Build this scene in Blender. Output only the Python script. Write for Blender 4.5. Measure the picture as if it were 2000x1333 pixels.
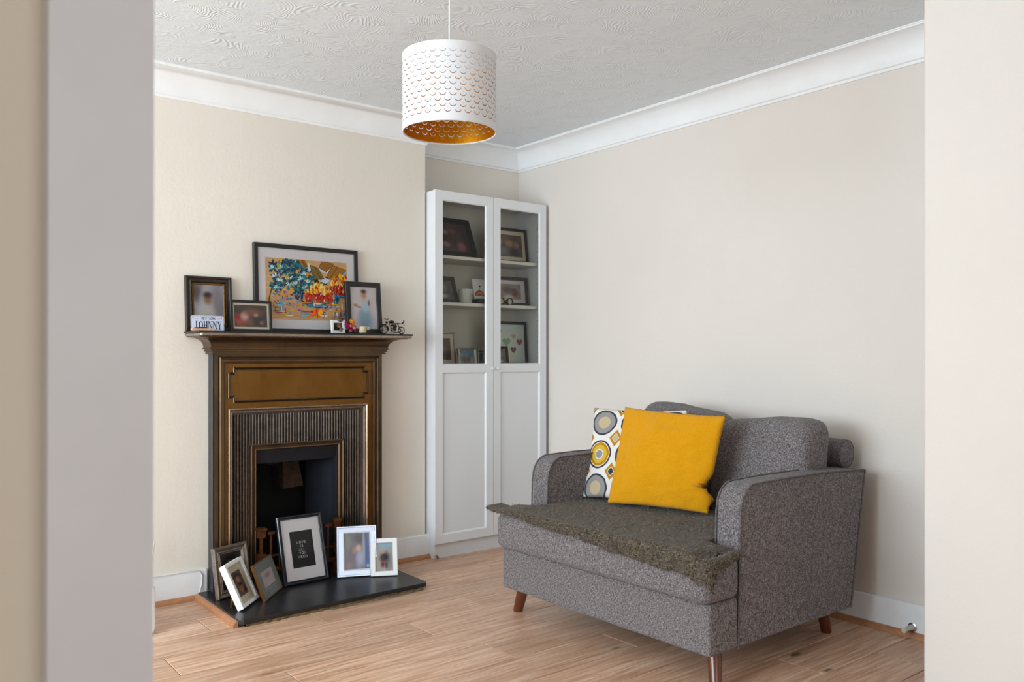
import bpy, bmesh, math, random
from mathutils import Vector, noise

for o in list(bpy.data.objects):
    bpy.data.objects.remove(o, do_unlink=True)
SC = bpy.context.scene
COL = SC.collection
R = math.radians

# ------------------------------------------------------------------ camera, light, exposure
cam = bpy.data.objects.new('camera', bpy.data.cameras.new('camera'))
COL.objects.link(cam)
cam.location = (0, 0, 1.115)
cam.rotation_euler = (R(90), 0, R(51.7 - 90))
cam.data.lens = 36 * 1620 / 2000
cam.data.sensor_width = 36
cam.data.shift_y = 27.5 / 2000
cam.data.clip_start = 0.05
cam.data.dof.use_dof = True
cam.data.dof.focus_distance = 3.9
cam.data.dof.aperture_fstop = 7.0
SC.camera = cam

world = bpy.data.worlds.new('world')
SC.world = world
world.use_nodes = True
wb = world.node_tree.nodes['Background']
wb.inputs[0].default_value = (1.0, 0.97, 0.93, 1)
wb.inputs[1].default_value = 0.34


def area(name, loc, rot, sx, sy, power, color):
    l = bpy.data.lights.new(name, 'AREA')
    l.shape = 'RECTANGLE'
    l.size, l.size_y, l.energy, l.color = sx, sy, power, color
    o = bpy.data.objects.new(name, l)
    COL.objects.link(o)
    o.location, o.rotation_euler = loc, rot
    return o


# daylight entering by the window of the room (behind the near jamb); then an unseen fill lamp added behind the camera
area('window_daylight', (-2.6, 2.12, 1.42), (0, R(-112), 0), 1.5, 2.2, 142, (0.74, 0.885, 1.0))
area('near_room_fill', (0.2, -2.25, 1.45), (R(90), 0, 0), 2.2, 1.5, 23, (0.89, 0.95, 1.0))
vs = SC.view_settings
vs.view_transform = 'Standard'
vs.look = 'None'
vs.gamma = 1
vs.use_curve_mapping = False
vs.exposure = 0.30


# ------------------------------------------------------------------ materials
def lin(c, a=1.0):
    r = []
    for v in c[:3]:
        v = v / 255
        r.append(v / 12.92 if v <= 0.04045 else ((v + 0.055) / 1.055) ** 2.4)
    return (r[0], r[1], r[2], a)


class NT:
    """small node-tree writer"""
    def __init__(self, name):
        self.m = bpy.data.materials.new(name)
        self.m.use_nodes = True
        self.t = self.m.node_tree
        self.b = self.t.nodes['Principled BSDF']
        self.out = self.t.nodes['Material Output']

    def n(self, kind, **kw):
        x = self.t.nodes.new(kind)
        for k, v in kw.items():
            setattr(x, k, v)
        return x

    def put(self, sock, v):
        if isinstance(v, bpy.types.NodeSocket):
            self.t.links.new(v, sock)
        elif v is not None:
            sock.default_value = v

    def set(self, **kw):
        for k, v in kw.items():
            self.put(self.b.inputs[k.replace('_', ' ')], v)
        return self

    def math(self, op, a, b=None, c=None, clamp=False):
        x = self.n('ShaderNodeMath', operation=op, use_clamp=clamp)
        for i, v in enumerate((a, b, c)):
            if v is not None:
                self.put(x.inputs[i], v)
        return x.outputs[0]

    def mix(self, f, a, b, mode='MIX'):
        x = self.n('ShaderNodeMix', data_type='RGBA', blend_type=mode)
        self.put(x.inputs[0], f)
        self.put(x.inputs[6], a)
        self.put(x.inputs[7], b)
        return x.outputs[2]

    def coord(self, which='Object', scale=(1, 1, 1), loc=(0, 0, 0), rot=(0, 0, 0), vec=None):
        v = vec if vec is not None else self.n('ShaderNodeTexCoord').outputs[which]
        mp = self.n('ShaderNodeMapping')
        self.put(mp.inputs[0], v)
        mp.inputs['Location'].default_value = loc
        mp.inputs['Rotation'].default_value = rot
        mp.inputs['Scale'].default_value = scale
        return mp.outputs[0]

    def noise(self, vec, scale=1.0, detail=3, rough=.5, dist=0.0):
        x = self.n('ShaderNodeTexNoise')
        self.put(x.inputs['Vector'], vec)
        x.inputs['Scale'].default_value = scale
        x.inputs['Detail'].default_value = detail
        x.inputs['Roughness'].default_value = rough
        x.inputs['Distortion'].default_value = dist
        return x.outputs[0]

    def ramp(self, f, stops, interp='LINEAR'):
        x = self.n('ShaderNodeValToRGB')
        self.put(x.inputs[0], f)
        cr = x.color_ramp
        cr.interpolation = interp
        while len(cr.elements) < len(stops):
            cr.elements.new(0.5)
        for e, (p, c) in zip(cr.elements, stops):
            e.position = p
            e.color = c if len(c) == 4 else (*c, 1)
        return x.outputs[0]

    def maprange(self, v, a, b, c=0.0, d=1.0, smooth=False):
        x = self.n('ShaderNodeMapRange', interpolation_type='SMOOTHSTEP' if smooth else 'LINEAR')
        self.put(x.inputs[0], v)
        for i, q in enumerate((a, b, c, d)):
            x.inputs[i + 1].default_value = q
        return x.outputs[0]

    def bump(self, h, strength=.3, dist=.01):
        x = self.n('ShaderNodeBump')
        x.inputs['Strength'].default_value = strength
        x.inputs['Distance'].default_value = dist
        self.put(x.inputs['Height'], h)
        self.put(self.b.inputs['Normal'], x.outputs[0])
        return self

    def sep(self, v):
        x = self.n('ShaderNodeSeparateXYZ')
        self.put(x.inputs[0], v)
        return x.outputs

    def comb(self, x=0.0, y=0.0, z=0.0):
        c = self.n('ShaderNodeCombineXYZ')
        for i, v in enumerate((x, y, z)):
            self.put(c.inputs[i], v)
        return c.outputs[0]


def plain(name, c, rough=.5, metal=0.0, spec=.5, var=0.0, scale=20, bump=0.0, coat=0.0):
    t = NT(name)
    base = lin(c)
    if var or bump:
        nz = t.noise(t.coord('Object'), scale, 4, .6)
    if var:
        dk = tuple(x * (1 - var) for x in base[:3]) + (1,)
        lt = tuple(min(1, x * (1 + var)) for x in base[:3]) + (1,)
        base = t.mix(t.maprange(nz, .3, .7), dk, lt)
    t.set(Base_Color=base, Roughness=rough, Metallic=metal, Specular_IOR_Level=spec, Coat_Weight=coat)
    if bump:
        t.bump(nz, bump, .003)
    return t.m


def wall_paint(name, c):
    t = NT(name)
    v = t.coord('Object')
    big = t.noise(v, 1.3, 3, .5)
    base = lin(c)
    dk = tuple(x * .955 for x in base[:3]) + (1,)
    col = t.mix(t.maprange(big, .3, .7), dk, base)
    fine = t.math('ADD', t.noise(v, 70, 3, .6), t.math('MULTIPLY', t.noise(t.coord('Object', (9, 9, 2.2)), 1.6, 4, .6, .6), 1.3))
    t.set(Base_Color=col, Roughness=.62, Specular_IOR_Level=.28)
    t.bump(fine, .16, .006)
    return t.m


def artex(name):
    """combed plaster ceiling: overlapping swirls of ridges"""
    t = NT(name)
    v = t.coord('Object')
    warp = t.n('ShaderNodeTexNoise')
    t.put(warp.inputs['Vector'], v)
    warp.inputs['Scale'].default_value = 5.0
    warp.inputs['Detail'].default_value = 2
    wv = t.n('ShaderNodeVectorMath', operation='MULTIPLY_ADD')
    t.put(wv.inputs[0], warp.outputs['Color'])
    wv.inputs[1].default_value = (.17, .17, 0)
    t.put(wv.inputs[2], v)
    flat = t.n('ShaderNodeVectorMath', operation='MULTIPLY')
    t.put(flat.inputs[0], wv.outputs[0])
    flat.inputs[1].default_value = (1, 1, 0)
    vo = t.n('ShaderNodeTexVoronoi', feature='F1', distance='EUCLIDEAN')
    t.put(vo.inputs['Vector'], flat.outputs[0])
    vo.inputs['Scale'].default_value = 5.2
    rid = t.math('SINE', t.math('MULTIPLY', vo.outputs['Distance'], 120))
    amp = t.maprange(t.noise(t.coord('Object', (1, 1, 0)), 9, 3, .55), .42, .68)
    h = t.math('MULTIPLY', t.math('MULTIPLY_ADD', rid, .5, .5), amp)
    blob = t.maprange(t.noise(t.coord('Object', (1, 1, 0)), 42, 3, .65, 1.2), .62, .80)
    h2 = t.math('ADD', h, t.math('MULTIPLY', blob, 2.2))
    h3 = t.math('ADD', h2, t.math('MULTIPLY', t.noise(v, 16, 4, .6), .5))
    t.set(Base_Color=lin((235, 240, 244)), Roughness=.55, Specular_IOR_Level=.35)
    t.bump(h3, .30, .011)
    return t.m


def wood_floor(name):
    t = NT(name)
    oi = t.n('ShaderNodeObjectInfo')
    rnd = oi.outputs['Random']
    tc = t.n('ShaderNodeTexCoord').outputs['Object']
    sh = t.n('ShaderNodeVectorMath', operation='ADD')
    t.put(sh.inputs[0], tc)
    t.put(sh.inputs[1], t.comb(t.math('MULTIPLY', rnd, 37.0), t.math('MULTIPLY', rnd, 91.0), 0.0))
    v = sh.outputs[0]
    grain = t.noise(t.coord(vec=v, scale=(2.2, 42, 1)), 1.6, 6, .68, .7)
    big = t.noise(t.coord(vec=v, scale=(.9, 7, 1)), 1.4, 4, .6, 1.1)
    pore = t.noise(t.coord(vec=v, scale=(11, 260, 1)), 1.0, 2, .5)
    c = t.ramp(grain, [(.28, lin((150, 106, 76))), (.42, lin((198, 152, 120))), (.55, lin((224, 183, 153))), (.72, lin((240, 212, 190)))])
    c = t.mix(t.maprange(big, .45, .72, 0, .75), c, lin((192, 144, 112)))
    c = t.mix(t.maprange(pore, .62, .75, 0, .22), c, lin((140, 98, 72)))
    kn = t.n('ShaderNodeTexVoronoi', feature='F1')
    t.put(kn.inputs['Vector'], t.coord(vec=v, scale=(1.5, 4.2, 1)))
    kn.inputs['Scale'].default_value = 1.15
    c = t.mix(t.maprange(kn.outputs['Distance'], .030, .075, .85, 0.0, True), c, lin((84, 60, 44)))
    val = t.maprange(rnd, 0, 1, .88, 1.08)
    hs = t.n('ShaderNodeHueSaturation')
    t.put(hs.inputs['Value'], val)
    t.put(hs.inputs['Color'], c)
    hs.inputs['Saturation'].default_value = .97
    t.set(Base_Color=hs.outputs[0], Roughness=t.maprange(grain, .3, .7, .30, .42), Specular_IOR_Level=.42)
    t.bump(grain, .06, .002)
    return t.m


def fabric(name, dk, md, lt, fine=1.0):
    """two-tone woven upholstery"""
    t = NT(name)
    a = t.noise(t.coord('Object', (80 * fine, 300 * fine, 300 * fine)), 1, 2, .6)
    b = t.noise(t.coord('Object', (300 * fine, 80 * fine, 300 * fine)), 1, 2, .6)
    c = t.noise(t.coord('Object', (300 * fine, 300 * fine, 80 * fine)), 1, 2, .6)
    s = t.math('ADD', t.math('ADD', a, b), c)
    s = t.maprange(s, 1.12, 1.88)
    col = t.ramp(s, [(.12, lin(dk)), (.5, lin(md)), (.88, lin(lt))])
    t.set(Base_Color=col, Roughness=.92, Specular_IOR_Level=.12, Sheen_Weight=.12)
    t.bump(s, .5, .0025)
    return t.m


def print_mat(name, bg1, bg2, blobs, rough=.25, scale=3.0):
    """soft out-of-focus photograph: patches of colour in UV space; blobs = (u, v, ru, rv, colour)"""
    t = NT(name)
    uv = t.n('ShaderNodeTexCoord').outputs['UV']
    c = t.mix(t.maprange(t.noise(uv, scale, 2, .5), .35, .65), lin(bg1), lin(bg2))
    for (u, v, ru, rv, col) in blobs:
        mp = t.n('ShaderNodeMapping')
        t.put(mp.inputs[0], uv)
        mp.inputs['Location'].default_value = (-u / ru, -v / rv, 0)
        mp.inputs['Scale'].default_value = (1 / ru, 1 / rv, 0)
        ln = t.n('ShaderNodeVectorMath', operation='LENGTH')
        t.put(ln.inputs[0], mp.outputs[0])
        c = t.mix(t.maprange(ln.outputs['Value'], .25, 1.35, 1.0, 0.0, True), c, lin(col))
    t.set(Base_Color=c, Roughness=rough, Specular_IOR_Level=.4)
    return t.m


def glass(name, tint=(1, 1, 1), refl=.06, rough=.02):
    t = NT(name)
    tr = t.n('ShaderNodeBsdfTransparent')
    tr.inputs[0].default_value = (*tint, 1)
    gl = t.n('ShaderNodeBsdfGlossy')
    gl.inputs['Roughness'].default_value = rough
    fr = t.n('ShaderNodeFresnel')
    fr.inputs[0].default_value = 1.45
    mx = t.n('ShaderNodeMixShader')
    t.put(mx.inputs[0], t.math('MULTIPLY', fr.outputs[0], refl / .06 * .55))
    t.put(mx.inputs[1], tr.outputs[0])
    t.put(mx.inputs[2], gl.outputs[0])
    t.put(t.out.inputs[0], mx.outputs[0])
    return t.m


def attr_mat(name, rough=.5):
    t = NT(name)
    a = t.n('ShaderNodeAttribute', attribute_name='Col')
    hs = t.n('ShaderNodeHueSaturation')
    hs.inputs['Saturation'].default_value = 1.05
    hs.inputs['Value'].default_value = 1.12
    t.put(hs.inputs['Color'], a.outputs['Color'])
    t.set(Base_Color=hs.outputs[0], Roughness=rough, Specular_IOR_Level=.3)
    return t.m


def shade_mat(name, c, metal, rough, n_col, row_h, z0, rows):
    """lampshade sheet with rows of die-cut crescents and pin holes (UV: u = turn 0..1, v = height in metres)"""
    t = NT(name)
    uv = t.n('ShaderNodeTexCoord').outputs['UV']
    s = t.sep(uv)
    row = t.math('DIVIDE', t.math('SUBTRACT', s[1], z0), row_h)
    ri = t.math('FLOOR', row)
    off = t.math('MULTIPLY', t.math('MODULO', t.math('ADD', ri, 100.0), 2.0), .5)
    cu = t.math('ADD', t.math('MULTIPLY', s[0], n_col), off)
    pitch = 2 * math.pi * .14 / n_col
    lx = t.math('MULTIPLY', t.math('SUBTRACT', t.math('FRACT', cu), .5), pitch)
    ly = t.math('MULTIPLY', t.math('SUBTRACT', t.math('FRACT', row), .78), row_h)
    d = t.math('SQRT', t.math('ADD', t.math('MULTIPLY', lx, lx), t.math('MULTIPLY', ly, ly)))
    ang = t.math('LESS_THAN', ly, -.0018)
    wid = t.maprange(ly, -.011, -.0015, .0014, .0005)
    ring = t.math('LESS_THAN', t.math('ABSOLUTE', t.math('SUBTRACT', d, .0098)), wid)
    cres = t.math('MULTIPLY', ring, ang)
    dot = t.math('LESS_THAN', d, .0009)
    hole = t.math('MAXIMUM', cres, dot)
    inside = t.math('MULTIPLY', t.math('GREATER_THAN', row, 0.0), t.math('LESS_THAN', row, float(rows)))
    hole = t.math('MULTIPLY', hole, inside)
    col = lin(c)
    if metal:
        nz = t.noise(t.coord('Object'), 260, 2, .6)
        col = t.mix(t.maprange(nz, .3, .7), lin(c), lin((226, 160, 28)))
    t.set(Base_Color=col, Metallic=metal, Roughness=rough, Alpha=t.math('SUBTRACT', 1.0, hole))
    return t.m


def retro_mat(name):
    """cushion print: columns of ringed circles with diamonds between"""
    t = NT(name)
    uv = t.n('ShaderNodeTexCoord').outputs['UV']
    wob = t.n('ShaderNodeTexNoise')
    t.put(wob.inputs['Vector'], uv)
    wob.inputs['Scale'].default_value = 14
    ad = t.n('ShaderNodeVectorMath', operation='MULTIPLY_ADD')
    t.put(ad.inputs[0], wob.outputs['Color'])
    ad.inputs[1].default_value = (.012, .012, 0)
    t.put(ad.inputs[2], uv)
    s = t.sep(t.coord(vec=ad.outputs[0], scale=(2.75, 2.75, 1), loc=(.02, .23, 0)))
    fx = t.math('SUBTRACT', t.math('FRACT', s[0]), .5)
    fy = t.math('SUBTRACT', t.math('FRACT', s[1]), .5)
    d = t.math('SQRT', t.math('ADD', t.math('MULTIPLY', fx, fx), t.math('MULTIPLY', fy, fy)))
    par = t.math('MODULO', t.math('ADD', t.math('FLOOR', s[0]), t.math('FLOOR', s[1])), 2.0)
    W, CH, GR, TN = lin((233, 228, 222)), lin((62, 66, 72)), lin((150, 147, 146)), lin((196, 176, 142))
    MU, YE = lin((190, 132, 22)), lin((214, 176, 62))
    A = t.ramp(d, [(0, TN), (.20, GR), (.36, CH), (.42, W)], 'CONSTANT')
    B = t.ramp(d, [(0, GR), (.125, W), (.15, YE), (.27, MU), (.345, W), (.37, CH), (.425, W)], 'CONSTANT')
    circ = t.mix(par, A, B)
    # diamonds around the cell corners
    ax = t.math('SUBTRACT', .5, t.math('ABSOLUTE', fx))
    ay = t.math('SUBTRACT', .5, t.math('ABSOLUTE', fy))
    dd = t.math('ADD', t.math('MULTIPLY', ax, 1.25), ay)
    p2 = t.math('MODULO', t.math('ADD', t.math('ROUND', s[0]), t.math('ROUND', s[1])), 2.0)
    D1 = t.ramp(dd, [(0, CH), (.125, W), (.15, MU), (.265, W)], 'CONSTANT')
    D2 = t.ramp(dd, [(0, TN), (.14, W), (.155, MU), (.265, W)], 'CONSTANT')
    dia = t.mix(p2, D1, D2)
    col = t.mix(t.math('LESS_THAN', dd, .265), circ, dia)
    t.set(Base_Color=col, Roughness=.9, Specular_IOR_Level=.1)
    t.bump(t.noise(t.coord('Object'), 420, 2, .5), .25, .002)
    return t.m


M = {}
M['wall'] = wall_paint('cream_wall_paint', (235, 226, 214))
M['wall_lit'] = wall_paint('cream_wall_paint_lit', (234, 225, 216))  # same wall paint, its pinker window-lit tone put into the colour
M['wall_near'] = wall_paint('near_wall_paint', (229, 217, 197))  # deeper and yellower than the other walls
M['ceiling'] = artex('combed_plaster')
M['white_gloss'] = plain('white_gloss_paint', (246, 246, 246), .35, var=.03, scale=6)
M['skirting'] = plain('skirting_paint', (238, 238, 239), .4, var=.05, scale=9, bump=.06)
M['jamb'] = plain('jamb_paint', (222, 221, 222), .42, var=.035, scale=7, bump=.05)
M['floor'] = wood_floor('oak_laminate')
M['subfloor'] = plain('plank_joint', (54, 38, 28), .9)
M['bead'] = plain('oak_beading', (176, 122, 84), .45, var=.2, scale=30)
M['black'] = plain('black_lacquer', (24, 23, 22), .38)
M['slate'] = plain('black_slate', (34, 34, 37), .34, var=.25, scale=14, bump=.1)
M['mortar'] = plain('rubble_mortar', (104, 84, 50), .95, var=.5, scale=60, bump=.6)
M['white_lam'] = plain('white_laminate', (230, 231, 233), .38)
M['white_in'] = plain('white_cabinet_inside', (236, 233, 222), .5)
M['shelf_edge'] = plain('white_shelf', (233, 230, 220), .45)
M['glass'] = glass('clear_glass', (.965, .97, .965), .06)
M['door_glass'] = glass('cabinet_glass', (.93, .93, .90), .07)
M['chrome'] = plain('satin_steel', (190, 188, 184), .28, 1.0)
M['walnut'] = plain('stained_leg_wood', (98, 46, 20), .3, var=.3, scale=25, coat=.3)
M['gold_cloth'] = None
M['retro'] = retro_mat('retro_print')
M['sofa'] = fabric('grey_weave', (66, 59, 58), (113, 105, 105), (164, 158, 159), 1.3)
M['piping'] = fabric('grey_piping', (66, 59, 57), (104, 96, 95), (144, 137, 136), 1.5)


# ------------------------------------------------------------------ mesh helpers
class MB:
    def __init__(self):
        self.v, self.f, self.uv, self.c = [], [], {}, {}

    def face(self, pts, uv=None, col=None):
        i = len(self.v)
        self.v += [tuple(p) for p in pts]
        self.f.append(tuple(range(i, i + len(pts))))
        if uv:
            self.uv[len(self.f) - 1] = uv
        if col:
            self.c[len(self.f) - 1] = col
        return self

    def grid(self, rows, closed_u=False, closed_v=False, uv=None):
        i = len(self.v)
        m, n = len(rows), len(rows[0])
        for r in rows:
            self.v += [tuple(p) for p in r]
        for a in range(m if closed_v else m - 1):
            for b in range(n if closed_u else n - 1):
                a2, b2 = (a + 1) % m, (b + 1) % n
                self.f.append((i + a * n + b, i + a * n + b2, i + a2 * n + b2, i + a2 * n + b))
                if uv:
                    self.uv[len(self.f) - 1] = [uv(a, b), uv(a, b + 1), uv(a + 1, b + 1), uv(a + 1, b)]
        return self

    def box(self, x0, y0, z0, x1, y1, z1):
        i = len(self.v)
        self.v += [(x0, y0, z0), (x1, y0, z0), (x1, y1, z0), (x0, y1, z0), (x0, y0, z1), (x1, y0, z1), (x1, y1, z1), (x0, y1, z1)]
        for q in ((0, 3, 2, 1), (4, 5, 6, 7), (0, 1, 5, 4), (1, 2, 6, 5), (2, 3, 7, 6), (3, 0, 4, 7)):
            self.f.append(tuple(i + k for k in q))
        return self

    def prism(self, poly, axis, a, b):
        """extrude a 2-D polygon along an axis from a to b"""
        def P(p, t):
            return {'x': (t, p[0], p[1]), 'y': (p[0], t, p[1]), 'z': (p[0], p[1], t)}[axis]
        i = len(self.v)
        n = len(poly)
        self.v += [P(p, a) for p in poly] + [P(p, b) for p in poly]
        self.f.append(tuple(i + k for k in range(n))[::-1])
        self.f.append(tuple(i + n + k for k in range(n)))
        for k in range(n):
            self.f.append((i + k, i + (k + 1) % n, i + n + (k + 1) % n, i + n + k))
        return self

    def tube(self, path, rad, n=10, caps=True, closed=False):
        path = [Vector(p) for p in path]
        rads = rad if isinstance(rad, (list, tuple)) else [rad] * len(path)
        rows, m = [], len(path)
        prev = None
        for k, p in enumerate(path):
            a = path[(k - 1) % m] if (k or closed) else p
            b = path[(k + 1) % m] if (k < m - 1 or closed) else p
            d = (b - a).normalized()
            if prev is None:
                up = Vector((0, 0, 1)) if abs(d.z) < .9 else Vector((1, 0, 0))
                s = d.cross(up).normalized()
            else:
                s = (prev - d * prev.dot(d)).normalized()
            prev = s
            w = d.cross(s)
            rows.append([p + (s * math.cos(t) + w * math.sin(t)) * rads[k] for t in (2 * math.pi * j / n for j in range(n))])
        self.grid(rows, closed_u=True, closed_v=closed)
        if caps and not closed:
            self.face(rows[0][::-1])
            self.face(rows[-1])
        return self

    def lathe(self, prof, n=32, c=(0, 0, 0), axis='z'):
        rows = []
        for r, z in prof:
            row = []
            for j in range(n):
                t = 2 * math.pi * j / n
                x, y = r * math.cos(t), r * math.sin(t)
                p = {'z': (x, y, z), 'y': (x, z, y), 'x': (z, x, y)}[axis]
                row.append((c[0] + p[0], c[1] + p[1], c[2] + p[2]))
            rows.append(row)
        return self.grid(rows, closed_u=True)

    def ball(self, c, r, n=12, m=8):
        r = r if isinstance(r, (list, tuple)) else (r, r, r)
        rows = []
        for a in range(m + 1):
            t = math.pi * a / m - math.pi / 2
            rows.append([(c[0] + r[0] * math.cos(t) * math.cos(2 * math.pi * j / n), c[1] + r[1] * math.cos(t) * math.sin(2 * math.pi * j / n), c[2] + r[2] * math.sin(t)) for j in range(n)])
        return self.grid(rows, closed_u=True)

    def mesh(self, name):
        me = bpy.data.meshes.new(name)
        me.from_pydata(self.v, [], self.f)
        if self.uv:
            ul = me.uv_layers.new(name='UVMap')
            for p in me.polygons:
                u = self.uv.get(p.index)
                if u:
                    for k, li in enumerate(p.loop_indices):
                        ul.data[li].uv = u[k]
        if self.c:
            ca = me.color_attributes.new('Col', 'FLOAT_COLOR', 'CORNER')
            for p in me.polygons:
                cc = self.c.get(p.index, (0, 0, 0, 1))
                for li in p.loop_indices:
                    ca.data[li].color = cc
        return me

    def build(self, name, mat, parent=None, smooth=False, bevel=0.0, seg=2, weld=False, auto=None, sub=0, fixn=True):
        me = self.mesh(name)
        if weld or fixn:
            bm = bmesh.new()
            bm.from_mesh(me)
            if weld:
                bmesh.ops.remove_doubles(bm, verts=bm.verts, dist=1e-5)
            if fixn:
                bmesh.ops.recalc_face_normals(bm, faces=bm.faces)
            bm.to_mesh(me)
            bm.free()
        if mat is not None:
            me.materials.append(mat)
        if smooth:
            for p in me.polygons:
                p.use_smooth = True
        if auto:
            me.shade_smooth() if hasattr(me, 'shade_smooth') else None
            me.set_sharp_from_angle(angle=R(auto))
        o = bpy.data.objects.new(name, me)
        COL.objects.link(o)
        o.parent = parent
        if bevel:
            b = o.modifiers.new('bevel', 'BEVEL')
            b.width = bevel
            b.segments = seg
            b.limit_method = 'ANGLE'
            b.angle_limit = R(40)
        if sub:
            s = o.modifiers.new('sub', 'SUBSURF')
            s.levels = s.render_levels = sub
        return o


def thing(name, label, cat, loc=(0, 0, 0), rot=(0, 0, 0), group=None):
    o = bpy.data.objects.new(name, None)
    o.empty_display_size = .05
    COL.objects.link(o)
    o.location, o.rotation_euler = loc, rot
    return tag(o, label, cat, group)


def tag(o, label, cat, group=None):
    o['label'], o['category'] = label, cat
    if group:
        o['group'] = group
    return o


def struct(o):
    o['kind'] = 'structure'
    return o


def sweep(mb, prof, path, normals, closed=False):
    """profile (d, z) swept along an axis-aligned wall path; normals = unit normal into the room of each segment"""
    rows = []
    for d, z in prof:
        row = []
        for k, p in enumerate(path):
            n0 = normals[k - 1] if k > 0 else normals[0]
            n1 = normals[k] if k < len(normals) else normals[-1]
            o = n0 if n0 == n1 else (n0[0] + n1[0], n0[1] + n1[1])
            row.append((p[0] + o[0] * d, p[1] + o[1] * d, z))
        rows.append(row)
    return mb.grid(rows)


# ------------------------------------------------------------------ the room shell
CEIL, YB, YA, XB, XE = 2.395, 3.88, 4.10, 3.29, 2.455     # ceiling, chimney breast, alcove wall, long wall, breast edge
XW = -2.7                                                  # window wall (hidden behind the near jamb)

fl = struct(MB().box(XW - .1, -2.4, -.05, XB + .1, YA + .1, -.012).build('floor', M['subfloor']))
rows = {0: [1.124, 2.614], 1: [.235, 1.531, 2.86], 2: [.884, 2.187], 3: [.49, 1.80, 3.1], 4: [1.185, 2.50], 5: [.60, 1.9], 6: [1.04, 2.337], 7: [.2, 1.50, 2.80], 8: [.75, 2.05], 9: [1.35, 2.65], 10: [.4, 1.7]}
random.seed(4)
PW = .1975
pk = {}
for k in range(-3, 32):
    y1 = 3.572 - PW * k
    y0 = y1 - PW
    if y1 > YA + .06:
        y1 = YA + .06
    js = rows.get(k)
    if js is None:
        s = random.uniform(0, 1.3)
        js = [s, s + 1.3, s + 2.6]
    xs = [XW - .05]
    a = js[0]
    while a - 1.3 > XW:
        a -= 1.3
        xs.append(a)
    xs = sorted(xs) + js
    a = js[-1] + 1.3
    while a < XB:
        xs.append(a)
        a += 1.3
    xs.append(XB + .05)
    for a, b in zip(xs[:-1], xs[1:]):
        if b - a < .02:
            continue
        g = .0016
        L, W = round(b - a - 2 * g, 3), round(y1 - y0 - 2 * g, 4)
        if (L, W) not in pk:
            c = .0016
            m = MB()
            r0 = [(0, 0, -.012), (L, 0, -.012), (L, W, -.012), (0, W, -.012)]
            r1 = [(0, 0, -c), (L, 0, -c), (L, W, -c), (0, W, -c)]
            r2 = [(c, c, 0), (L - c, c, 0), (L - c, W - c, 0), (c, W - c, 0)]
            m.grid([r0, r1, r2], closed_u=True)
            m.face(r2)
            me = m.mesh('plank')
            me.materials.append(M['floor'])
            pk[(L, W)] = me
        o = bpy.data.objects.new('plank', pk[(L, W)])
        COL.objects.link(o)
        o.parent = fl
        o.location = (a + g, y0 + g, 0)

struct(MB().box(XW - .1, -2.4, CEIL, XB + .1, YA + .1, CEIL + .06).build('ceiling', M['ceiling']))

# chimney breast with the fire opening cut through it
OX0, OX1, OZ = 1.40, 2.00, .80
m = MB()
m.box(XW, YB, 0, OX0, YB + .12, CEIL).box(OX1, YB, 0, XE, YB + .12, CEIL).box(OX0, YB, OZ, OX1, YB + .12, CEIL)
m.box(XE - .1, YB + .12, 0, XE, YA, CEIL)
struct(m.build('wall_left', M['wall']))
struct(MB().box(XE - .1, YA, 0, XB + .1, YA + .1, CEIL).build('wall_back', M['wall']))
struct(MB().box(XB, 1.3, 0, XB + .1, YA, CEIL).build('wall_right', M['wall_lit']))
# rounded near corner of the wall that closes the opening
nr = []
for k in range(7):
    t = R(90 * k / 6)
    nr.append((2.79 + .012 - .012 * math.cos(t), 1.3214 - .012 + .012 * math.sin(t)))
struct(MB().prism([(2.79, -2.4)] + nr + [(XB, 1.3214), (XB, -2.4)], 'z', 0, CEIL).build('wall_near_right', M['wall_lit'], auto=40))
struct(MB().box(XW, .725, 0, .165, .86, CEIL).build('wall_near_left', M['wall_near']))
struct(MB().box(XW, -2.4, 0, 2.79, -2.3, CEIL).build('wall_near', M['wall']))
# window wall with the opening the daylight comes through
m = MB()
m.box(XW - .1, .72, 0, XW, 1.0, CEIL).box(XW - .1, 3.24, 0, XW, YA, CEIL).box(XW - .1, 1.0, 0, XW, 3.24, .64).box(XW - .1, 1.0, 2.2, XW, 3.24, CEIL)
struct(m.build('wall_window', M['wall']))

# white door lining at the near edge of the opening
j = MB()
yf = .70
def post(x0t, x1t, x0b, x1b, y0, y1):
    i = len(j.v)
    j.v.extend([(x0b, y0, 0), (x1b, y0, 0), (x1b, y1, 0), (x0b, y1, 0), (x0t, y0, CEIL), (x1t, y0, CEIL), (x1t, y1, CEIL), (x0t, y1, CEIL)])
    for q in ((0, 3, 2, 1), (4, 5, 6, 7), (0, 1, 5, 4), (1, 2, 6, 5), (2, 3, 7, 6), (3, 0, 4, 7)):
        j.f.append(tuple(i + k for k in q))
post(.1145, .1892, .109, .1846, yf, .87)
struct(j.build('trim_door_lining', M['jamb'], bevel=.0005))

# coving
cov = [(0, 2.268), (.007, 2.268), (.009, 2.279), (.013, 2.281)]
for k in range(9):
    t = R(90 * k / 8)
    cov.append((.015 + .079 * (1 - math.cos(t)), 2.283 + .102 * math.sin(t)))
cov += [(.096, 2.390), (.100, 2.390), (.100, CEIL)]
m = sweep(MB(), cov, [(XW, YB), (XE, YB), (XE, YA), (XB, YA), (XB, 1.322)], [(0, -1), (1, 0), (0, -1), (-1, 0)])
struct(m.build('trim_coving', M['white_gloss'], auto=35))

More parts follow.
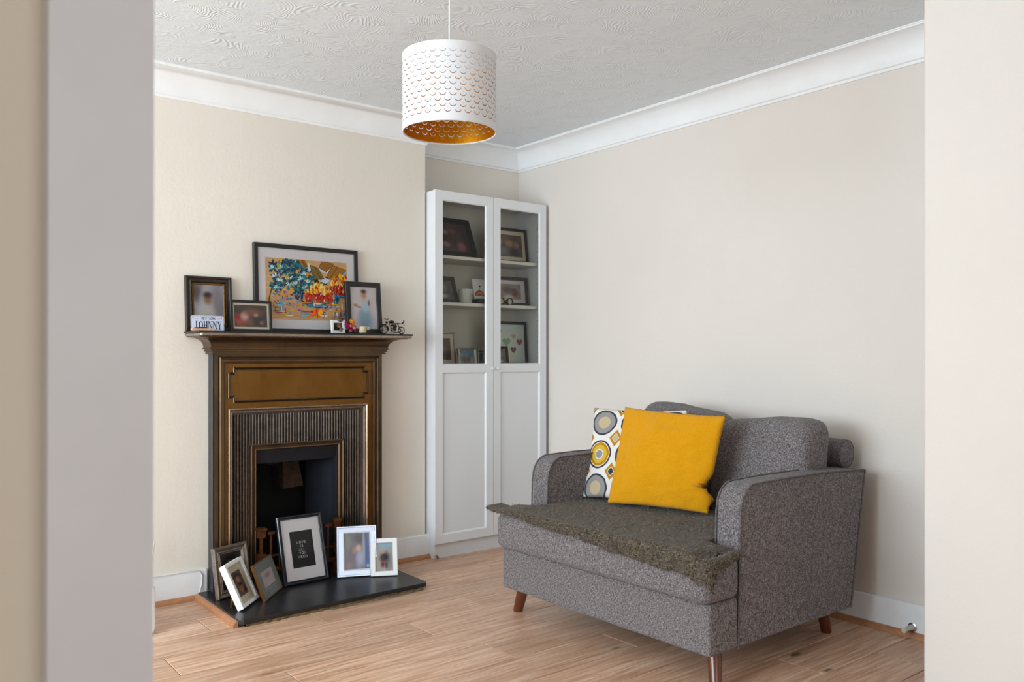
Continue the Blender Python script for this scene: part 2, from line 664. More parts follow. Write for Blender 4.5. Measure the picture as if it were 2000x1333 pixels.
sk = [(0, .128), (.010, .131), (.017, .126), (.019, .118), (.019, 0)]
struct(sweep(MB(), sk, [(XW, YB), (1.262, YB)], [(0, -1)]).build('baseboard_left', M['skirting'], auto=40))
struct(sweep(MB(), sk, [(2.15, YB), (XE, YB), (XE, YA - .02)], [(0, -1), (1, 0)]).build('baseboard_breast', M['skirting'], auto=40))
struct(sweep(MB(), sk, [(XB, YA - .31), (XB, 1.322)], [(-1, 0)]).build('baseboard_right', M['skirting'], auto=40))
bd = [(.019, .022), (.027, .021), (.034, .016), (.038, .009), (.039, 0)]
struct(sweep(MB(), bd, [(XW, YB), (1.222, YB)], [(0, -1)]).build('trim_beading_left', M['bead'], auto=40))
struct(sweep(MB(), bd, [(2.15, YB), (XE, YB), (XE, YA - .3)], [(0, -1), (1, 0)]).build('trim_beading_breast', M['bead'], auto=40))
struct(sweep(MB(), bd, [(XB, YA - .31), (XB, 1.322)], [(-1, 0)]).build('trim_beading_right', M['bead'], auto=40))
# beading along the end of the hearth
m = sweep(MB(), [(0, .026), (.008, .025), (.015, .019), (.019, .010), (.020, 0)], [(1.2215, YB - .02), (1.2215, 3.352)], [(-1, 0)])
m.face([(1.2215, 3.352, 0), (1.2215 - .020, 3.352, 0), (1.2215 - .019, 3.352, .010), (1.2215 - .015, 3.352, .019), (1.2215 - .008, 3.352, .025), (1.2215, 3.352, .026)])
struct(m.build('trim_beading_hearth', M['bead'], auto=40))

# ------------------------------------------------------------------ fireplace
def bronze(name, a, b, rough, scale=5.0):
    t = NT(name)
    v = t.coord('Object')
    n1 = t.noise(v, scale, 4, .6, .5)
    n2 = t.noise(t.coord('Object', (1, 1, .25)), 26, 3, .6)
    c = t.mix(t.maprange(n1, .35, .68), lin(a), lin(b))
    c = t.mix(t.maprange(n2, .55, .8, 0, .28), c, lin(tuple(x * .55 for x in a)))
    t.set(Base_Color=c, Metallic=.85, Roughness=t.math('ADD', t.math('MULTIPLY', n2, .16), rough - .06))
    return t.m


M['bronze'] = bronze('aged_bronze', (92, 76, 62), (116, 92, 64), .32)
M['bronze_panel'] = bronze('ochre_bronze', (126, 86, 34), (142, 104, 52), .36, 4)
M['steel_edge'] = bronze('polished_iron', (150, 132, 116), (176, 160, 146), .25)
M['iron'] = plain('blackened_iron', (98, 91, 86), .26, .95, var=.3, scale=40)
M['soot'] = plain('sooted_iron', (7, 6, 6), .8, var=.4, scale=12, bump=.3)
M['navy_iron'] = plain('blue_black_iron', (30, 32, 40), .5, .3, var=.2, scale=20)
M['rust'] = plain('rusted_brass', (104, 62, 34), .5, .7, var=.4, scale=60)
M['firebrick'] = plain('scorched_firebrick', (58, 42, 30), .95, var=.6, scale=30, bump=.8)
M['grey_side'] = plain('dark_grey_paint', (58, 58, 60), .5, var=.12, scale=20)

fs = thing('fire_surround', 'tall bronze cast fire surround with a fluted iron insert and mantel', 'fireplace', (1.705, YB, 0))
FX = 1.705
FY = 3.795                          # front plane of the surround


def fb():
    return MB()


def fbuild(mb, name, mat, parent=fs, **k):
    mb.v = [(x - FX, y - YB, z) for x, y, z in mb.v]
    return mb.build(name, mat, parent, **k)


X0, X1 = 1.275, 2.137               # body
HZ = .030
# side returns (dark paint)
fbuild(fb().box(X0, FY + .003, HZ, X0 + .012, YB - .001, 1.128), 'side_panel', M['grey_side'])
fbuild(fb().box(X1 - .012, FY + .003, HZ, X1, YB - .001, 1.128), 'side_panel', M['bronze'])


def rect_loops(mb, loops):
    """loops: (x0, z0, x1, z1, y) rectangles joined one to the next; open bottoms share one z0"""
    rows = [[(a, y, b), (a, y, d), (c, y, d), (c, y, b)] for a, b, c, d, y in loops]
    return mb.grid(rows)


# outer frame: flat band, groove, ogee moulding
OXI0, OXI1, OZI = 1.338, 2.057, .868      # opening moulding outer edges
m = fb()
rect_loops(m, [(X0, HZ, X1, 1.128, FY + .02), (X0, HZ, X1, 1.128, FY), (X0 + .016, HZ, X1 - .016, 1.112, FY),
               (X0 + .017, HZ, X1 - .017, 1.111, FY + .012), (X0 + .021, HZ, X1 - .021, 1.107, FY + .012), (X0 + .0215, HZ, X1 - .0215, 1.1065, FY - .004),
               (X0 + .026, HZ, X1 - .026, 1.102, FY - .007), (X0 + .031, HZ, X1 - .031, 1.097, FY - .004), (X0 + .033, HZ, X1 - .033, 1.095, FY + .004),
               (X0 + .043, HZ, X1 - .043, 1.085, FY + .002), (X0 + .046, HZ, X1 - .046, 1.082, FY - .003), (X0 + .050, HZ, X1 - .050, 1.078, FY - .001),
               (X0 + .052, HZ, X1 - .052, 1.076, FY + .010)])
fbuild(m, 'outer_frame', M['bronze'], auto=30)
# flat field round the panel and down both sides of the opening
m = fb()
yF = FY + .010
a0, a1, az = X0 + .052, X1 - .052, 1.076
m.face([(a0, yF, HZ), (OXI0, yF, HZ), (OXI0, yF, OZI), (a0, yF, OZI)])
m.face([(OXI1, yF, HZ), (a1, yF, HZ), (a1, yF, OZI), (OXI1, yF, OZI)])
m.face([(a0, yF, OZI), (a1, yF, OZI), (a1, yF, az), (a0, yF, az)])
fbuild(m, 'field', M['bronze_panel'])
# raised panel border with stepped corners
px0, px1, pz0, pz1, nx, nz = 1.338, 2.066, .893, 1.058, .024, .022
def notch(i):
    x0, x1, z0, z1 = px0 + i, px1 - i, pz0 + i, pz1 - i
    return [(x0, z0 + nz), (x0 + nx, z0 + nz), (x0 + nx, z0), (x1 - nx, z0), (x1 - nx, z0 + nz), (x1, z0 + nz), (x1, z1 - nz), (x1 - nx, z1 - nz), (x1 - nx, z1), (x0 + nx, z1), (x0 + nx, z1 - nz), (x0, z1 - nz)]
m = fb()
m.grid([[(x, yF - dy, z) for x, z in notch(i)] for i, dy in ((0, -.001), (.0005, .006), (.004, .009), (.0065, .004), (.0095, .008), (.013, .007), (.0135, .0005))], closed_u=True)
fbuild(m, 'panel_border', M['bronze'], auto=30)
m = fb()
m.face([(x, yF - .0012, z) for x, z in notch(.013)])
fbuild(m, 'panel', M['bronze_panel'])
# moulding round the opening, turning back into the recess
m = fb()
yP = 3.845                                # plane of the fluted plate
rect_loops(m, [(OXI0, HZ, OXI1, OZI, yF), (OXI0 + .001, HZ, OXI1 - .001, OZI - .001, yF - .010), (OXI0 + .006, HZ, OXI1 - .006, OZI - .006, yF - .013),
               (OXI0 + .011, HZ, OXI1 - .011, OZI - .011, yF - .008), (OXI0 + .013, HZ, OXI1 - .013, OZI - .013, yF), (OXI0 + .021, HZ, OXI1 - .021, OZI - .021, yF + .004),
               (OXI0 + .022, HZ, OXI1 - .022, OZI - .022, yP + .004)])
fbuild(m, 'opening_moulding', M['steel_edge'], auto=30)
# fluted plate: upright reeds over the top and down both sides of the inner frame
ix0, ix1, izt = 1.458, 1.940, .690
qx0, qx1, qzt = OXI0 + .022, OXI1 - .022, OZI - .022
m = fb()
m.box(qx0, yP, HZ, ix0, yP + .008, qzt).box(ix1, yP, HZ, qx1, yP + .008, qzt).box(ix0, yP, izt, ix1, yP + .008, qzt)
pitch = .0146
k = 0
x = qx0 + pitch * .5
while x < qx1 - pitch * .3:
    zb = izt if ix0 - .004 < x < ix1 + .004 else HZ
    w = pitch * .36
    yo = -.004
    row0, row1 = [], []
    for q in range(6):
        t = math.pi * q / 5
        row0.append((x - w * math.cos(t), yP + .001 - (.0085) * math.sin(t), zb))
        row1.append((x - w * math.cos(t), yP + .001 - (.0085) * math.sin(t), qzt - .012))
    m.grid([row0, row1])
    m.face(row1)
    x += pitch
fbuild(m, 'fluted_plate', M['iron'], smooth=False, auto=60)
m = fb()
rect_loops(m, [(ix0, HZ, ix1, izt, yP + .004), (ix0, HZ, ix1, izt, yP - .012), (ix0 + .004, HZ, ix1 - .004, izt - .004, yP - .015), (ix0 + .009, HZ, ix1 - .009, izt - .009, yP - .011),
               (ix0 + .010, HZ, ix1 - .010, izt - .010, yP - .003), (ix0 + .019, HZ, ix1 - .019, izt - .019, yP - .002), (ix0 + .020, HZ, ix1 - .020, izt - .020, yP - .010),
               (ix0 + .025, HZ, ix1 - .025, izt - .025, yP - .012), (ix0 + .029, HZ, ix1 - .029, izt - .029, yP - .008), (ix0 + .030, HZ, ix1 - .030, izt - .030, yP + .02)])
fbuild(m, 'inner_frame', M['bronze'], auto=30)
# hood and splayed cheeks
hx0, hx1 = ix0 + .030, ix1 - .030
m = fb()
m.prism([(yP + .006, izt - .030), (yP + .022, izt - .096), (yP + .034, izt - .096), (yP + .034, izt - .030)], 'x', hx0, hx1)
fbuild(m, 'hood', M['navy_iron'])
m = fb()
m.prism([(hx1, yP + .010), (hx1 - .010, yP + .045), (hx1 - .078, 4.06), (hx1 + .03, 4.06), (hx1 + .03, yP + .010)], 'z', HZ, izt - .03)
fbuild(m, 'cheek', M['navy_iron'])
m = fb()
m.prism([(hx0, yP + .010), (hx0 + .010, yP + .045), (hx0 + .078, 4.06), (hx0 - .03, 4.06), (hx0 - .03, yP + .010)], 'z', HZ, izt - .03)
fbuild(m, 'cheek', M['navy_iron'])
m = fb()
m.box(OX0 - .02, 4.19, HZ, OX1 + .02, 4.21, .9).box(OX0 - .02, YB + .11, .84, OX1 + .02, 4.21, .9).box(OX0 - .02, 4.0, HZ, OX0, 4.21, .9).box(OX1, 4.0, HZ, OX1 + .02, 4.21, .9).box(OX0 - .02, 3.86, 0, OX1 + .02, 4.21, HZ)
fbuild(m, 'firebox', M['soot'])
m = fb()
m.prism([(1.70, .60), (1.775, .60), (1.81, .44), (1.70, .435)], 'y', 4.03, 4.19)
m.ball((1.665, 4.1, .585), (.06, .05, .035), 10, 6)
fbuild(m, 'firebrick', M['firebrick'], auto=40)
# cornice below the shelf: cove and three reeds, mitred round both ends
cp = []
for k in range(9):
    t = R(90 * k / 8)
    cp.append((.085 - .062 * math.sin(t), 1.196 - .043 * (1 - math.cos(t))))
pr = [(.098, 1.200), (.098, 1.196)] + cp + [(.023, 1.150), (.027, 1.149), (.027, 1.143), (.018, 1.142), (.018, 1.138), (.021, 1.137), (.021, 1.132), (.010, 1.131), (.010, 1.127), (.014, 1.1265), (.014, 1.120), (0, 1.120)]
m = sweep(fb(), pr, [(X0, YB), (X0, FY), (X1, FY), (X1, YB)], [(-1, 0), (0, -1), (1, 0)])
fbuild(m, 'cornice', M['bronze'], auto=35)


def shelf_outline(x0, x1, y0, r):
    o = [(x0, YB - .001)]
    for k in range(6):
        t = R(18 * k)
        o.append((x0 + r - r * math.cos(t), y0 + r - r * math.sin(t)))
    for k in range(6):
        t = R(18 * k)
        o.append((x1 - r + r * math.sin(t), y0 + r - r * math.cos(t)))
    o.append((x1, YB - .001))
    return o


fbuild(fb().prism(shelf_outline(1.170, 2.246, 3.668, .012), 'z', 1.200, 1.2135), 'mantel_shelf', M['steel_edge'], bevel=.003, auto=40)
fbuild(fb().prism(shelf_outline(1.164, 2.254, 3.674, .006), 'z', 1.2135, 1.222), 'shelf_board', M['black'])
ZM = 1.222

# slate hearth on rough mortar
he = thing('hearth', 'polished black slate hearth slab on rough mortar before the fireplace', 'hearth', (1.68, 3.6, 0))
m = MB()
m.prism([(1.2225, YB - .0195), (1.2225, 3.352), (1.24, 3.338), (2.128, 3.356), (2.141, 3.375), (2.146, YB - .042), (2.13, YB - .0195)], 'z', .0112, HZ)
m.v = [(x - 1.68, y - 3.6, z) for x, y, z in m.v]
m.build('slab', M['slate'], he, bevel=.003)
m = MB()
random.seed(8)
n = 90
r0, r1 = [], []
for k in range(n + 1):
    x = 1.25 + (2.10 - 1.25) * k / n
    y = 3.342 + .02 * (x - 1.25) + .010 * noise.noise(Vector((x * 9, 0, 0))) + .006 * noise.noise(Vector((x * 40, 3, 0)))
    r0.append((x - 1.68, y - 3.6, .0115))
    r1.append((x - 1.68, y - 3.6 - .004 + .006 * noise.noise(Vector((x * 30, 9, 0))), 0))
m.grid([[(p[0], .2, .0115) for p in r0], r0, r1, [(p[0], .2, 0) for p in r1]])
m.build('mortar_bed', M['mortar'], he)

# fire basket behind the leaning pictures
bk = thing('fire_basket', 'rusty fire basket with square capped posts in the dark fireplace', 'fire basket', (1.69, 3.83, HZ))
def bb(mb, name, mat=None):
    mb.v = [(x - 1.69, y - 3.83, z - HZ) for x, y, z in mb.v]
    return mb.build(name, mat or M['rust'], bk, bevel=.0015)
for px in (1.498, 1.885):
    m = MB()
    m.box(px - .007, 3.80, .03, px + .007, 3.815, .25).box(px - .016, 3.79, .25, px + .016, 3.825, .285).box(px - .021, 3.785, .285, px + .021, 3.83, .298)
    m.box(px - .018, 3.788, .13, px + .018, 3.826, .175).box(px - .02, 3.786, .03, px + .02, 3.828, .085)
    bb(m, 'post')
for px in (1.545, 1.59, 1.64, 1.69, 1.74, 1.79, 1.838):
    m = MB()
    m.box(px - .005, 3.80, .10, px + .005, 3.81, .265).box(px - .018, 3.797, .262, px + .018, 3.813, .276)
    bb(m, 'bar')
bb(MB().box(1.50, 3.802, .155, 1.885, 3.812, .165), 'rail')
bb(MB().box(1.50, 3.80, .085, 1.885, 3.814, .105), 'rail')
bb(MB().box(1.50, 3.82, .03, 1.885, 3.99, .06), 'grate', M['soot'])


# ------------------------------------------------------------------ picture frames
def frame(name, label, loc, yaw, tilt, w, h, bw, d, fmat, loops=None, mount=None, mmat=None, pr=None, group=None, stand=None, cat='picture frame', glassy=True, kids=None):
    """a framed picture; loc = middle of the bottom front edge. loops = (inset, depth) profile, mount = inner margins (l, r, b, t) beyond the border"""
    dz = d * math.sin(R(max(tilt, 0)))
    t = thing(name, label, cat, (loc[0], loc[1], loc[2] + dz), (R(-tilt), 0, R(yaw)), group)
    lp = loops or [(0, d), (0, .0015), (.0015, 0), (bw - .0012, 0), (bw, .0012), (bw, .008)]

    def ring(i, y):
        return [(-w / 2 + i, y, i), (w / 2 - i, y, i), (w / 2 - i, y, h - i), (-w / 2 + i, y, h - i)]
    m = MB()
    m.grid([ring(i, y) for i, y in lp], closed_u=True)
    m.build('border', fmat, t, auto=28)
    bi = lp[-1][0] - .001
    MB().face([(-w / 2 + .001, d - .0005, .001), (w / 2 - .001, d - .0005, .001), (w / 2 - .001, d - .0005, h - .001), (-w / 2 + .001, d - .0005, h - .001)][::-1]).build('backing', M['mdf'], t, fixn=False)
    yb = lp[-1][1] - .0005
    x0, x1, z0, z1 = -w / 2 + bi, w / 2 - bi, bi, h - bi
    if mount:
        a, b, c, e = mount
        X0_, X1_, Z0_, Z1_ = x0 + a, x1 - b, z0 + c, z1 - e
        s = .0012
        m = MB()
        m.grid([[(x0, yb, z0), (x1, yb, z0), (x1, yb, z1), (x0, yb, z1)], [(X0_, yb, Z0_), (X1_, yb, Z0_), (X1_, yb, Z1_), (X0_, yb, Z1_)],
                [(X0_ + s, yb + s, Z0_ + s), (X1_ - s, yb + s, Z0_ + s), (X1_ - s, yb + s, Z1_ - s), (X0_ + s, yb + s, Z1_ - s)]], closed_u=True)
        m.build('mount', mmat or M['mount'], t)
        x0, x1, z0, z1, yb = X0_, X1_, Z0_, Z1_, yb + s
    if callable(pr):
        pr(t, x0, x1, z0, z1, yb)
    elif pr is not None:
        MB().face([(x0, yb, z0), (x1, yb, z0), (x1, yb, z1), (x0, yb, z1)], [(0, 0), (1, 0), (1, 1), (0, 1)]).build('print', pr, t, fixn=False)
    if glassy:
        g = lp[-2][0] if len(lp) > 1 else bi
        yg = min(lp[-1][1] - .0022, .006)
        MB().face([(-w / 2 + bi, yg, bi), (w / 2 - bi, yg, bi), (w / 2 - bi, yg, h - bi), (-w / 2 + bi, yg, h - bi)]).build('glass_pane', M['glass'], t, fixn=False)
    if stand:
        sw, sz, off = stand          # width, height up the back, reach of the foot behind
        ct, st = math.cos(R(tilt)), math.sin(R(tilt))
        # foot on the ground: world-horizontal reach expressed in the tilted frame
        fy, fz = off * ct + (loc[2] - loc[2] - dz) * st * -1, -(off * st) - dz * ct
        m = MB()
        top = (d, sz)
        m.prism([(-sw * .3, 0), (sw * .3, 0), (sw * .5, .25), (sw * .5, 1), (-sw * .5, 1), (-sw * .5, .25)][::1], 'z', 0, .0025)
        vs_ = []
        for x, q, th in m.v:
            p = (fy + (top[0] - fy) * q, fz + (top[1] - fz) * q)
            ln = math.hypot(top[0] - fy, top[1] - fz)
            nx_, nz_ = (top[1] - fz) / ln, -(top[0] - fy) / ln
            vs_.append((x, p[0] + nx_ * th, p[1] + nz_ * th))
        m.v = vs_
        m.build('stand', M['mdf'], t)
    if kids:
        kids(t)
    return t


M['mdf'] = plain('brown_fibreboard', (166, 122, 82), .8, var=.15, scale=50)
M['mount'] = plain('white_mount_board', (226, 221, 224), .8)
M['cream_mount'] = plain('cream_mount_board', (222, 209, 186), .8)
M['black_frame'] = plain('black_frame_wood', (27, 25, 24), .45)
M['brown_frame'] = plain('grey_brown_frame', (72, 64, 58), .45)
M['antique'] = plain('antique_dark_wood', (46, 36, 27), .4, .2, var=.6, scale=55)
M['giltline'] = plain('gilt_inner_line', (150, 106, 48), .35, .7, var=.35, scale=90)
M['pewter'] = plain('pewter_moulding', (148, 141, 134), .3, .75, var=.3, scale=60)
M['silver'] = plain('white_silver_metal', (206, 213, 228), .25, .5)
M['white_frame'] = plain('white_frame_paint', (240, 239, 238), .4)
M['ornate'] = plain('ornate_silver', (176, 170, 158), .22, .9, var=.4, scale=160, bump=.8)
M['ornate_dark'] = plain('ornate_bronze', (70, 54, 42), .3, .8, var=.5, scale=160, bump=.8)
M['glitter'] = plain('glitter_glass', (122, 130, 122), .35, .3, var=.55, scale=220, bump=.8)
M['strip'] = plain('grey_glitter_strip', (140, 146, 142), .4, .3, var=.3, scale=200)
M['brass_edge'] = plain('brown_brass_edge', (124, 84, 44), .35, .6)
M['ink'] = plain('black_ink', (26, 27, 32), .5)
M['letter_white'] = plain('white_lettering', (208, 205, 203), .6)
M['paint'] = attr_mat('painted_strokes', .45)

P = {}
P['boy'] = print_mat('photo_boy', (150, 146, 152), (176, 172, 180), [(.1, .8, .2, .3, (92, 84, 88)), (.8, .5, .25, .6, (140, 132, 140)), (.4, .35, .26, .55, (186, 184, 190)), (.45, .18, .32, .3, (198, 188, 182)), (.47, .62, .17, .16, (150, 104, 78)), (.46, .74, .19, .10, (58, 46, 42))])
P['group'] = print_mat('photo_group', (74, 62, 56), (98, 80, 72), [(.2, .3, .25, .3, (170, 92, 80)), (.12, .45, .12, .15, (168, 52, 48)), (.32, .5, .14, .22, (206, 168, 160)), (.55, .65, .3, .18, (140, 88, 74)), (.5, .25, .14, .18, (130, 98, 84)), (.75, .3, .25, .3, (70, 62, 58)), (.65, .55, .08, .09, (186, 150, 134)), (.82, .2, .07, .1, (140, 110, 98))])
P['girl'] = print_mat('photo_girl_blue_dress', (214, 206, 208), (206, 196, 198), [(.55, .18, .34, .26, (136, 164, 184)), (.52, .36, .24, .16, (140, 166, 184)), (.56, .52, .15, .14, (176, 202, 216)), (.33, .52, .12, .03, (186, 128, 106)), (.2, .56, .09, .04, (182, 116, 96)), (.54, .66, .15, .04, (208, 190, 196)), (.70, .62, .05, .09, (110, 98, 120)), (.52, .80, .12, .1, (198, 140, 110)), (.52, .89, .13, .06, (84, 54, 44))])
P['couple'] = print_mat('photo_couple', (96, 94, 104), (124, 120, 124), [(.6, .85, .3, .16, (70, 66, 70)), (.15, .75, .14, .3, (128, 128, 112)), (.9, .4, .13, .6, (44, 78, 150)), (.78, .6, .06, .6, (150, 164, 176)), (.3, .35, .2, .3, (116, 96, 104)), (.62, .3, .18, .28, (168, 166, 196)), (.42, .52, .12, .1, (166, 126, 112)), (.57, .58, .13, .1, (214, 166, 136)), (.15, .1, .16, .12, (150, 112, 110)), (.93, .08, .06, .05, (150, 186, 220))])
P['beach'] = print_mat('photo_street', (170, 162, 156), (188, 182, 178), [(.6, .92, .5, .14, (150, 186, 200)), (.2, .5, .2, .3, (176, 166, 154)), (.75, .25, .25, .25, (150, 140, 146)), (.55, .5, .32, .22, (58, 52, 60)), (.42, .45, .14, .12, (70, 62, 70)), (.42, .25, .14, .14, (134, 52, 54)), (.62, .22, .1, .14, (96, 78, 86)), (.4, .68, .18, .07, (190, 160, 146))])
P['faces'] = print_mat('photo_faces', (88, 74, 66), (120, 100, 88), [(.5, .78, .4, .16, (70, 58, 50)), (.48, .66, .24, .14, (184, 138, 118)), (.55, .46, .26, .05, (60, 46, 42)), (.52, .26, .26, .15, (176, 124, 104)), (.78, .2, .2, .14, (56, 44, 42))])
P['face'] = print_mat('photo_dark_hair', (46, 42, 44), (62, 56, 58), [(.5, .7, .42, .3, (38, 28, 30)), (.5, .62, .2, .22, (176, 120, 98)), (.5, .86, .3, .1, (30, 22, 24))])
P['baby'] = print_mat('photo_baby', (166, 154, 152), (178, 164, 160), [(.5, .66, .3, .2, (150, 118, 112)), (.5, .3, .34, .24, (176, 158, 152))])
P['family_a'] = print_mat('photo_family_dark', (78, 62, 58), (96, 78, 70), [(.2, .6, .08, .1, (170, 140, 134)), (.4, .68, .09, .1, (150, 118, 112)), (.35, .25, .12, .1, (170, 130, 120)), (.75, .2, .12, .18, (168, 116, 128)), (.15, .15, .2, .15, (92, 98, 100)), (.6, .72, .1, .1, (130, 98, 90))])
P['family_b'] = print_mat('photo_family_warm', (104, 88, 78), (124, 106, 94), [(.2, .66, .12, .16, (194, 146, 124)), (.55, .6, .16, .16, (176, 138, 112)), (.8, .55, .1, .14, (172, 134, 118)), (.3, .25, .25, .2, (124, 128, 138)), (.7, .2, .2, .2, (82, 70, 68))])
P['family_c'] = print_mat('photo_family_pale', (176, 158, 150), (150, 132, 128), [(.45, .6, .22, .25, (104, 88, 98)), (.75, .4, .16, .3, (136, 92, 86)), (.5, .12, .2, .18, (214, 206, 200)), (.7, .6, .12, .14, (120, 100, 104))])
P['sepia'] = print_mat('photo_sepia', (84, 60, 50), (108, 80, 68), [(.5, .55, .2, .3, (148, 112, 98)), (.5, .2, .4, .18, (70, 50, 44))])
P['lake'] = print_mat('photo_lake', (150, 156, 160), (120, 126, 130), [(.5, .86, .6, .14, (70, 128, 168)), (.7, .66, .2, .14, (48, 120, 170)), (.35, .35, .22, .35, (70, 70, 72)), (.62, .35, .14, .3, (120, 74, 60)), (.85, .25, .15, .25, (176, 176, 180))])
P['grey'] = print_mat('photo_grey', (120, 118, 116), (96, 94, 94), [(.5, .6, .25, .25, (150, 144, 140)), (.4, .15, .3, .15, (196, 194, 190))])


# ---- lettering made of flat strokes
def ribbon(mb, pts, w, y, closed=False):
    pts = [Vector((p[0], p[1])) for p in pts]
    n = len(pts)
    L, Rr = [], []
    for k, p in enumerate(pts):
        a = pts[(k - 1) % n] if (k or closed) else p
        b = pts[(k + 1) % n] if (k < n - 1 or closed) else p
        d = (b - a).normalized()
        q = Vector((-d.y, d.x))
        L.append(p + q * w / 2)
        Rr.append(p - q * w / 2)
    m = n if closed else n - 1
    for k in range(m):
        k2 = (k + 1) % n
        mb.face([(Rr[k].x, y, Rr[k].y), (Rr[k2].x, y, Rr[k2].y), (L[k2].x, y, L[k2].y), (L[k].x, y, L[k].y)])


def oval(cx, cy, rx, ry, n=16, a0=0, a1=360):
    return [(cx + rx * math.cos(R(a0 + (a1 - a0) * k / n)), cy + ry * math.sin(R(a0 + (a1 - a0) * k / n))) for k in range(n + (0 if a1 - a0 == 360 else 1))]


GL = {'L': [[(0, 1), (0, 0), (.6, 0)]], 'O': [oval(.36, .5, .36, .5)], 'V': [[(0, 1), (.36, 0), (.72, 1)]], 'E': [[(.6, 1), (0, 1)], [(0, .5), (.5, .5)], [(0, 0), (.6, 0)], [(0, 1), (0, 0)]],
      'I': [[(.1, 1), (.1, 0)]], 'S': [[(.58, .9), (.4, 1), (.15, .98), (.02, .78), (.15, .58), (.45, .48), (.6, .25), (.45, .03), (.2, 0), (0, .12)]], 'A': [[(0, 0), (.36, 1), (.72, 0)], [(.16, .3), (.56, .3)]],
      'Y': [[(0, 1), (.34, .5), (.68, 1)], [(.34, .5), (.34, 0)]], 'U': [[(0, 1), (0, .3), (.1, .06), (.3, 0), (.5, .06), (.6, .3), (.6, 1)]], 'N': [[(0, 0), (0, 1), (.66, 0), (.66, 1)]],
      'D': [[(0, 0), (0, 1), (.3, 1), (.58, .8), (.66, .5), (.58, .2), (.3, 0), (0, 0)]], 'W': [[(0, 1), (.22, 0), (.45, 1), (.68, 0), (.9, 1)]], 'R': [[(0, 0), (0, 1), (.4, 1), (.58, .86), (.58, .66), (.4, .52), (0, .5)], [(.32, .5), (.62, 0)]],
      'K': [[(0, 0), (0, 1)], [(.6, 1), (0, .42)], [(.2, .58), (.62, 0)]], ' ': []}
GW = {'L': .6, 'O': .72, 'V': .72, 'E': .6, 'I': .2, 'S': .6, 'A': .72, 'Y': .68, 'U': .6, 'N': .66, 'D': .66, 'W': .9, 'R': .62, 'K': .62, ' ': .4}


def word(mb, txt, cx, z, ht, wt, y, gap=.32, squeeze=1.0):
    tot = sum(GW[c] for c in txt) + gap * (len(txt) - 1)
    x = cx - tot * ht * squeeze / 2
    for c in txt:
        for st in GL[c]:
            ribbon(mb, [(x + p[0] * ht * squeeze, z + p[1] * ht) for p in st], wt, y, closed=(c == 'O'))
        x += (GW[c] + gap) * ht * squeeze


def serif_word(mb, txt, x, z, ht, y, wid, gap):
    """condensed serif capitals: thick stems, hairlines and slab feet"""
    for c in txt:
        s, hl = wid * .24, wid * .09

        def bar(x0, x1, z0=0, z1=1):
            mb.face([(x + x0, y, z + z0 * ht), (x + x1, y, z + z0 * ht), (x + x1, y, z + z1 * ht), (x + x0, y, z + z1 * ht)])

        def ser(xc, top):
            a = (.95, 1) if top else (0, .05)
            bar(xc - s * .95, xc + s * .95, *a)
        if c == 'J':
            bar(wid * .48, wid * .48 + s, .12, 1)
            ser(wid * .48 + s / 2, True)
            ribbon(mb, [(x + wid * .6, z + .14 * ht), (x + wid * .48, z + .02 * ht), (x + wid * .25, z), (x + wid * .1, z + .12 * ht)], hl * 1.4, y)
        elif c == 'O':
            out, inn = oval(x + wid / 2, z + ht / 2, wid * .5, ht * .51, 24), oval(x + wid / 2, z + ht / 2, wid * .25, ht * .46, 24)
            for k in range(24):
                k2 = (k + 1) % 24
                mb.face([(out[k][0], y, out[k][1]), (out[k2][0], y, out[k2][1]), (inn[k2][0], y, inn[k2][1]), (inn[k][0], y, inn[k][1])])
        elif c == 'H':
            for q in (.08, .68):
                bar(wid * q, wid * q + s)
                ser(wid * q + s / 2, True)
                ser(wid * q + s / 2, False)
            bar(wid * .1, wid * .9, .48, .54)
        elif c == 'N':
            bar(wid * .08, wid * .08 + hl)
            bar(wid * .86, wid * .86 + hl)
            ser(wid * .1, True), ser(wid * .12, False), ser(wid * .9, True)
            mb.face([(x + wid * .05, y, z + ht), (x + wid * .05 + s * 1.1, y, z + ht), (x + wid * .95, y, z), (x + wid * .95 - s * .6, y, z)])
        elif c == 'Y':
            bar(wid * .5 - s / 2, wid * .5 + s / 2, 0, .45)
            ser(wid * .5, False), ser(wid * .14, True), ser(wid * .88, True)
            mb.face([(x, y, z + ht), (x + s * 1.2, y, z + ht), (x + wid * .5 + s / 2, y, z + .42 * ht), (x + wid * .5 - s / 2, y, z + .42 * ht)])
            ribbon(mb, [(x + wid * .92, z + ht), (x + wid * .56, z + .42 * ht)], hl, y)
        x += wid + gap


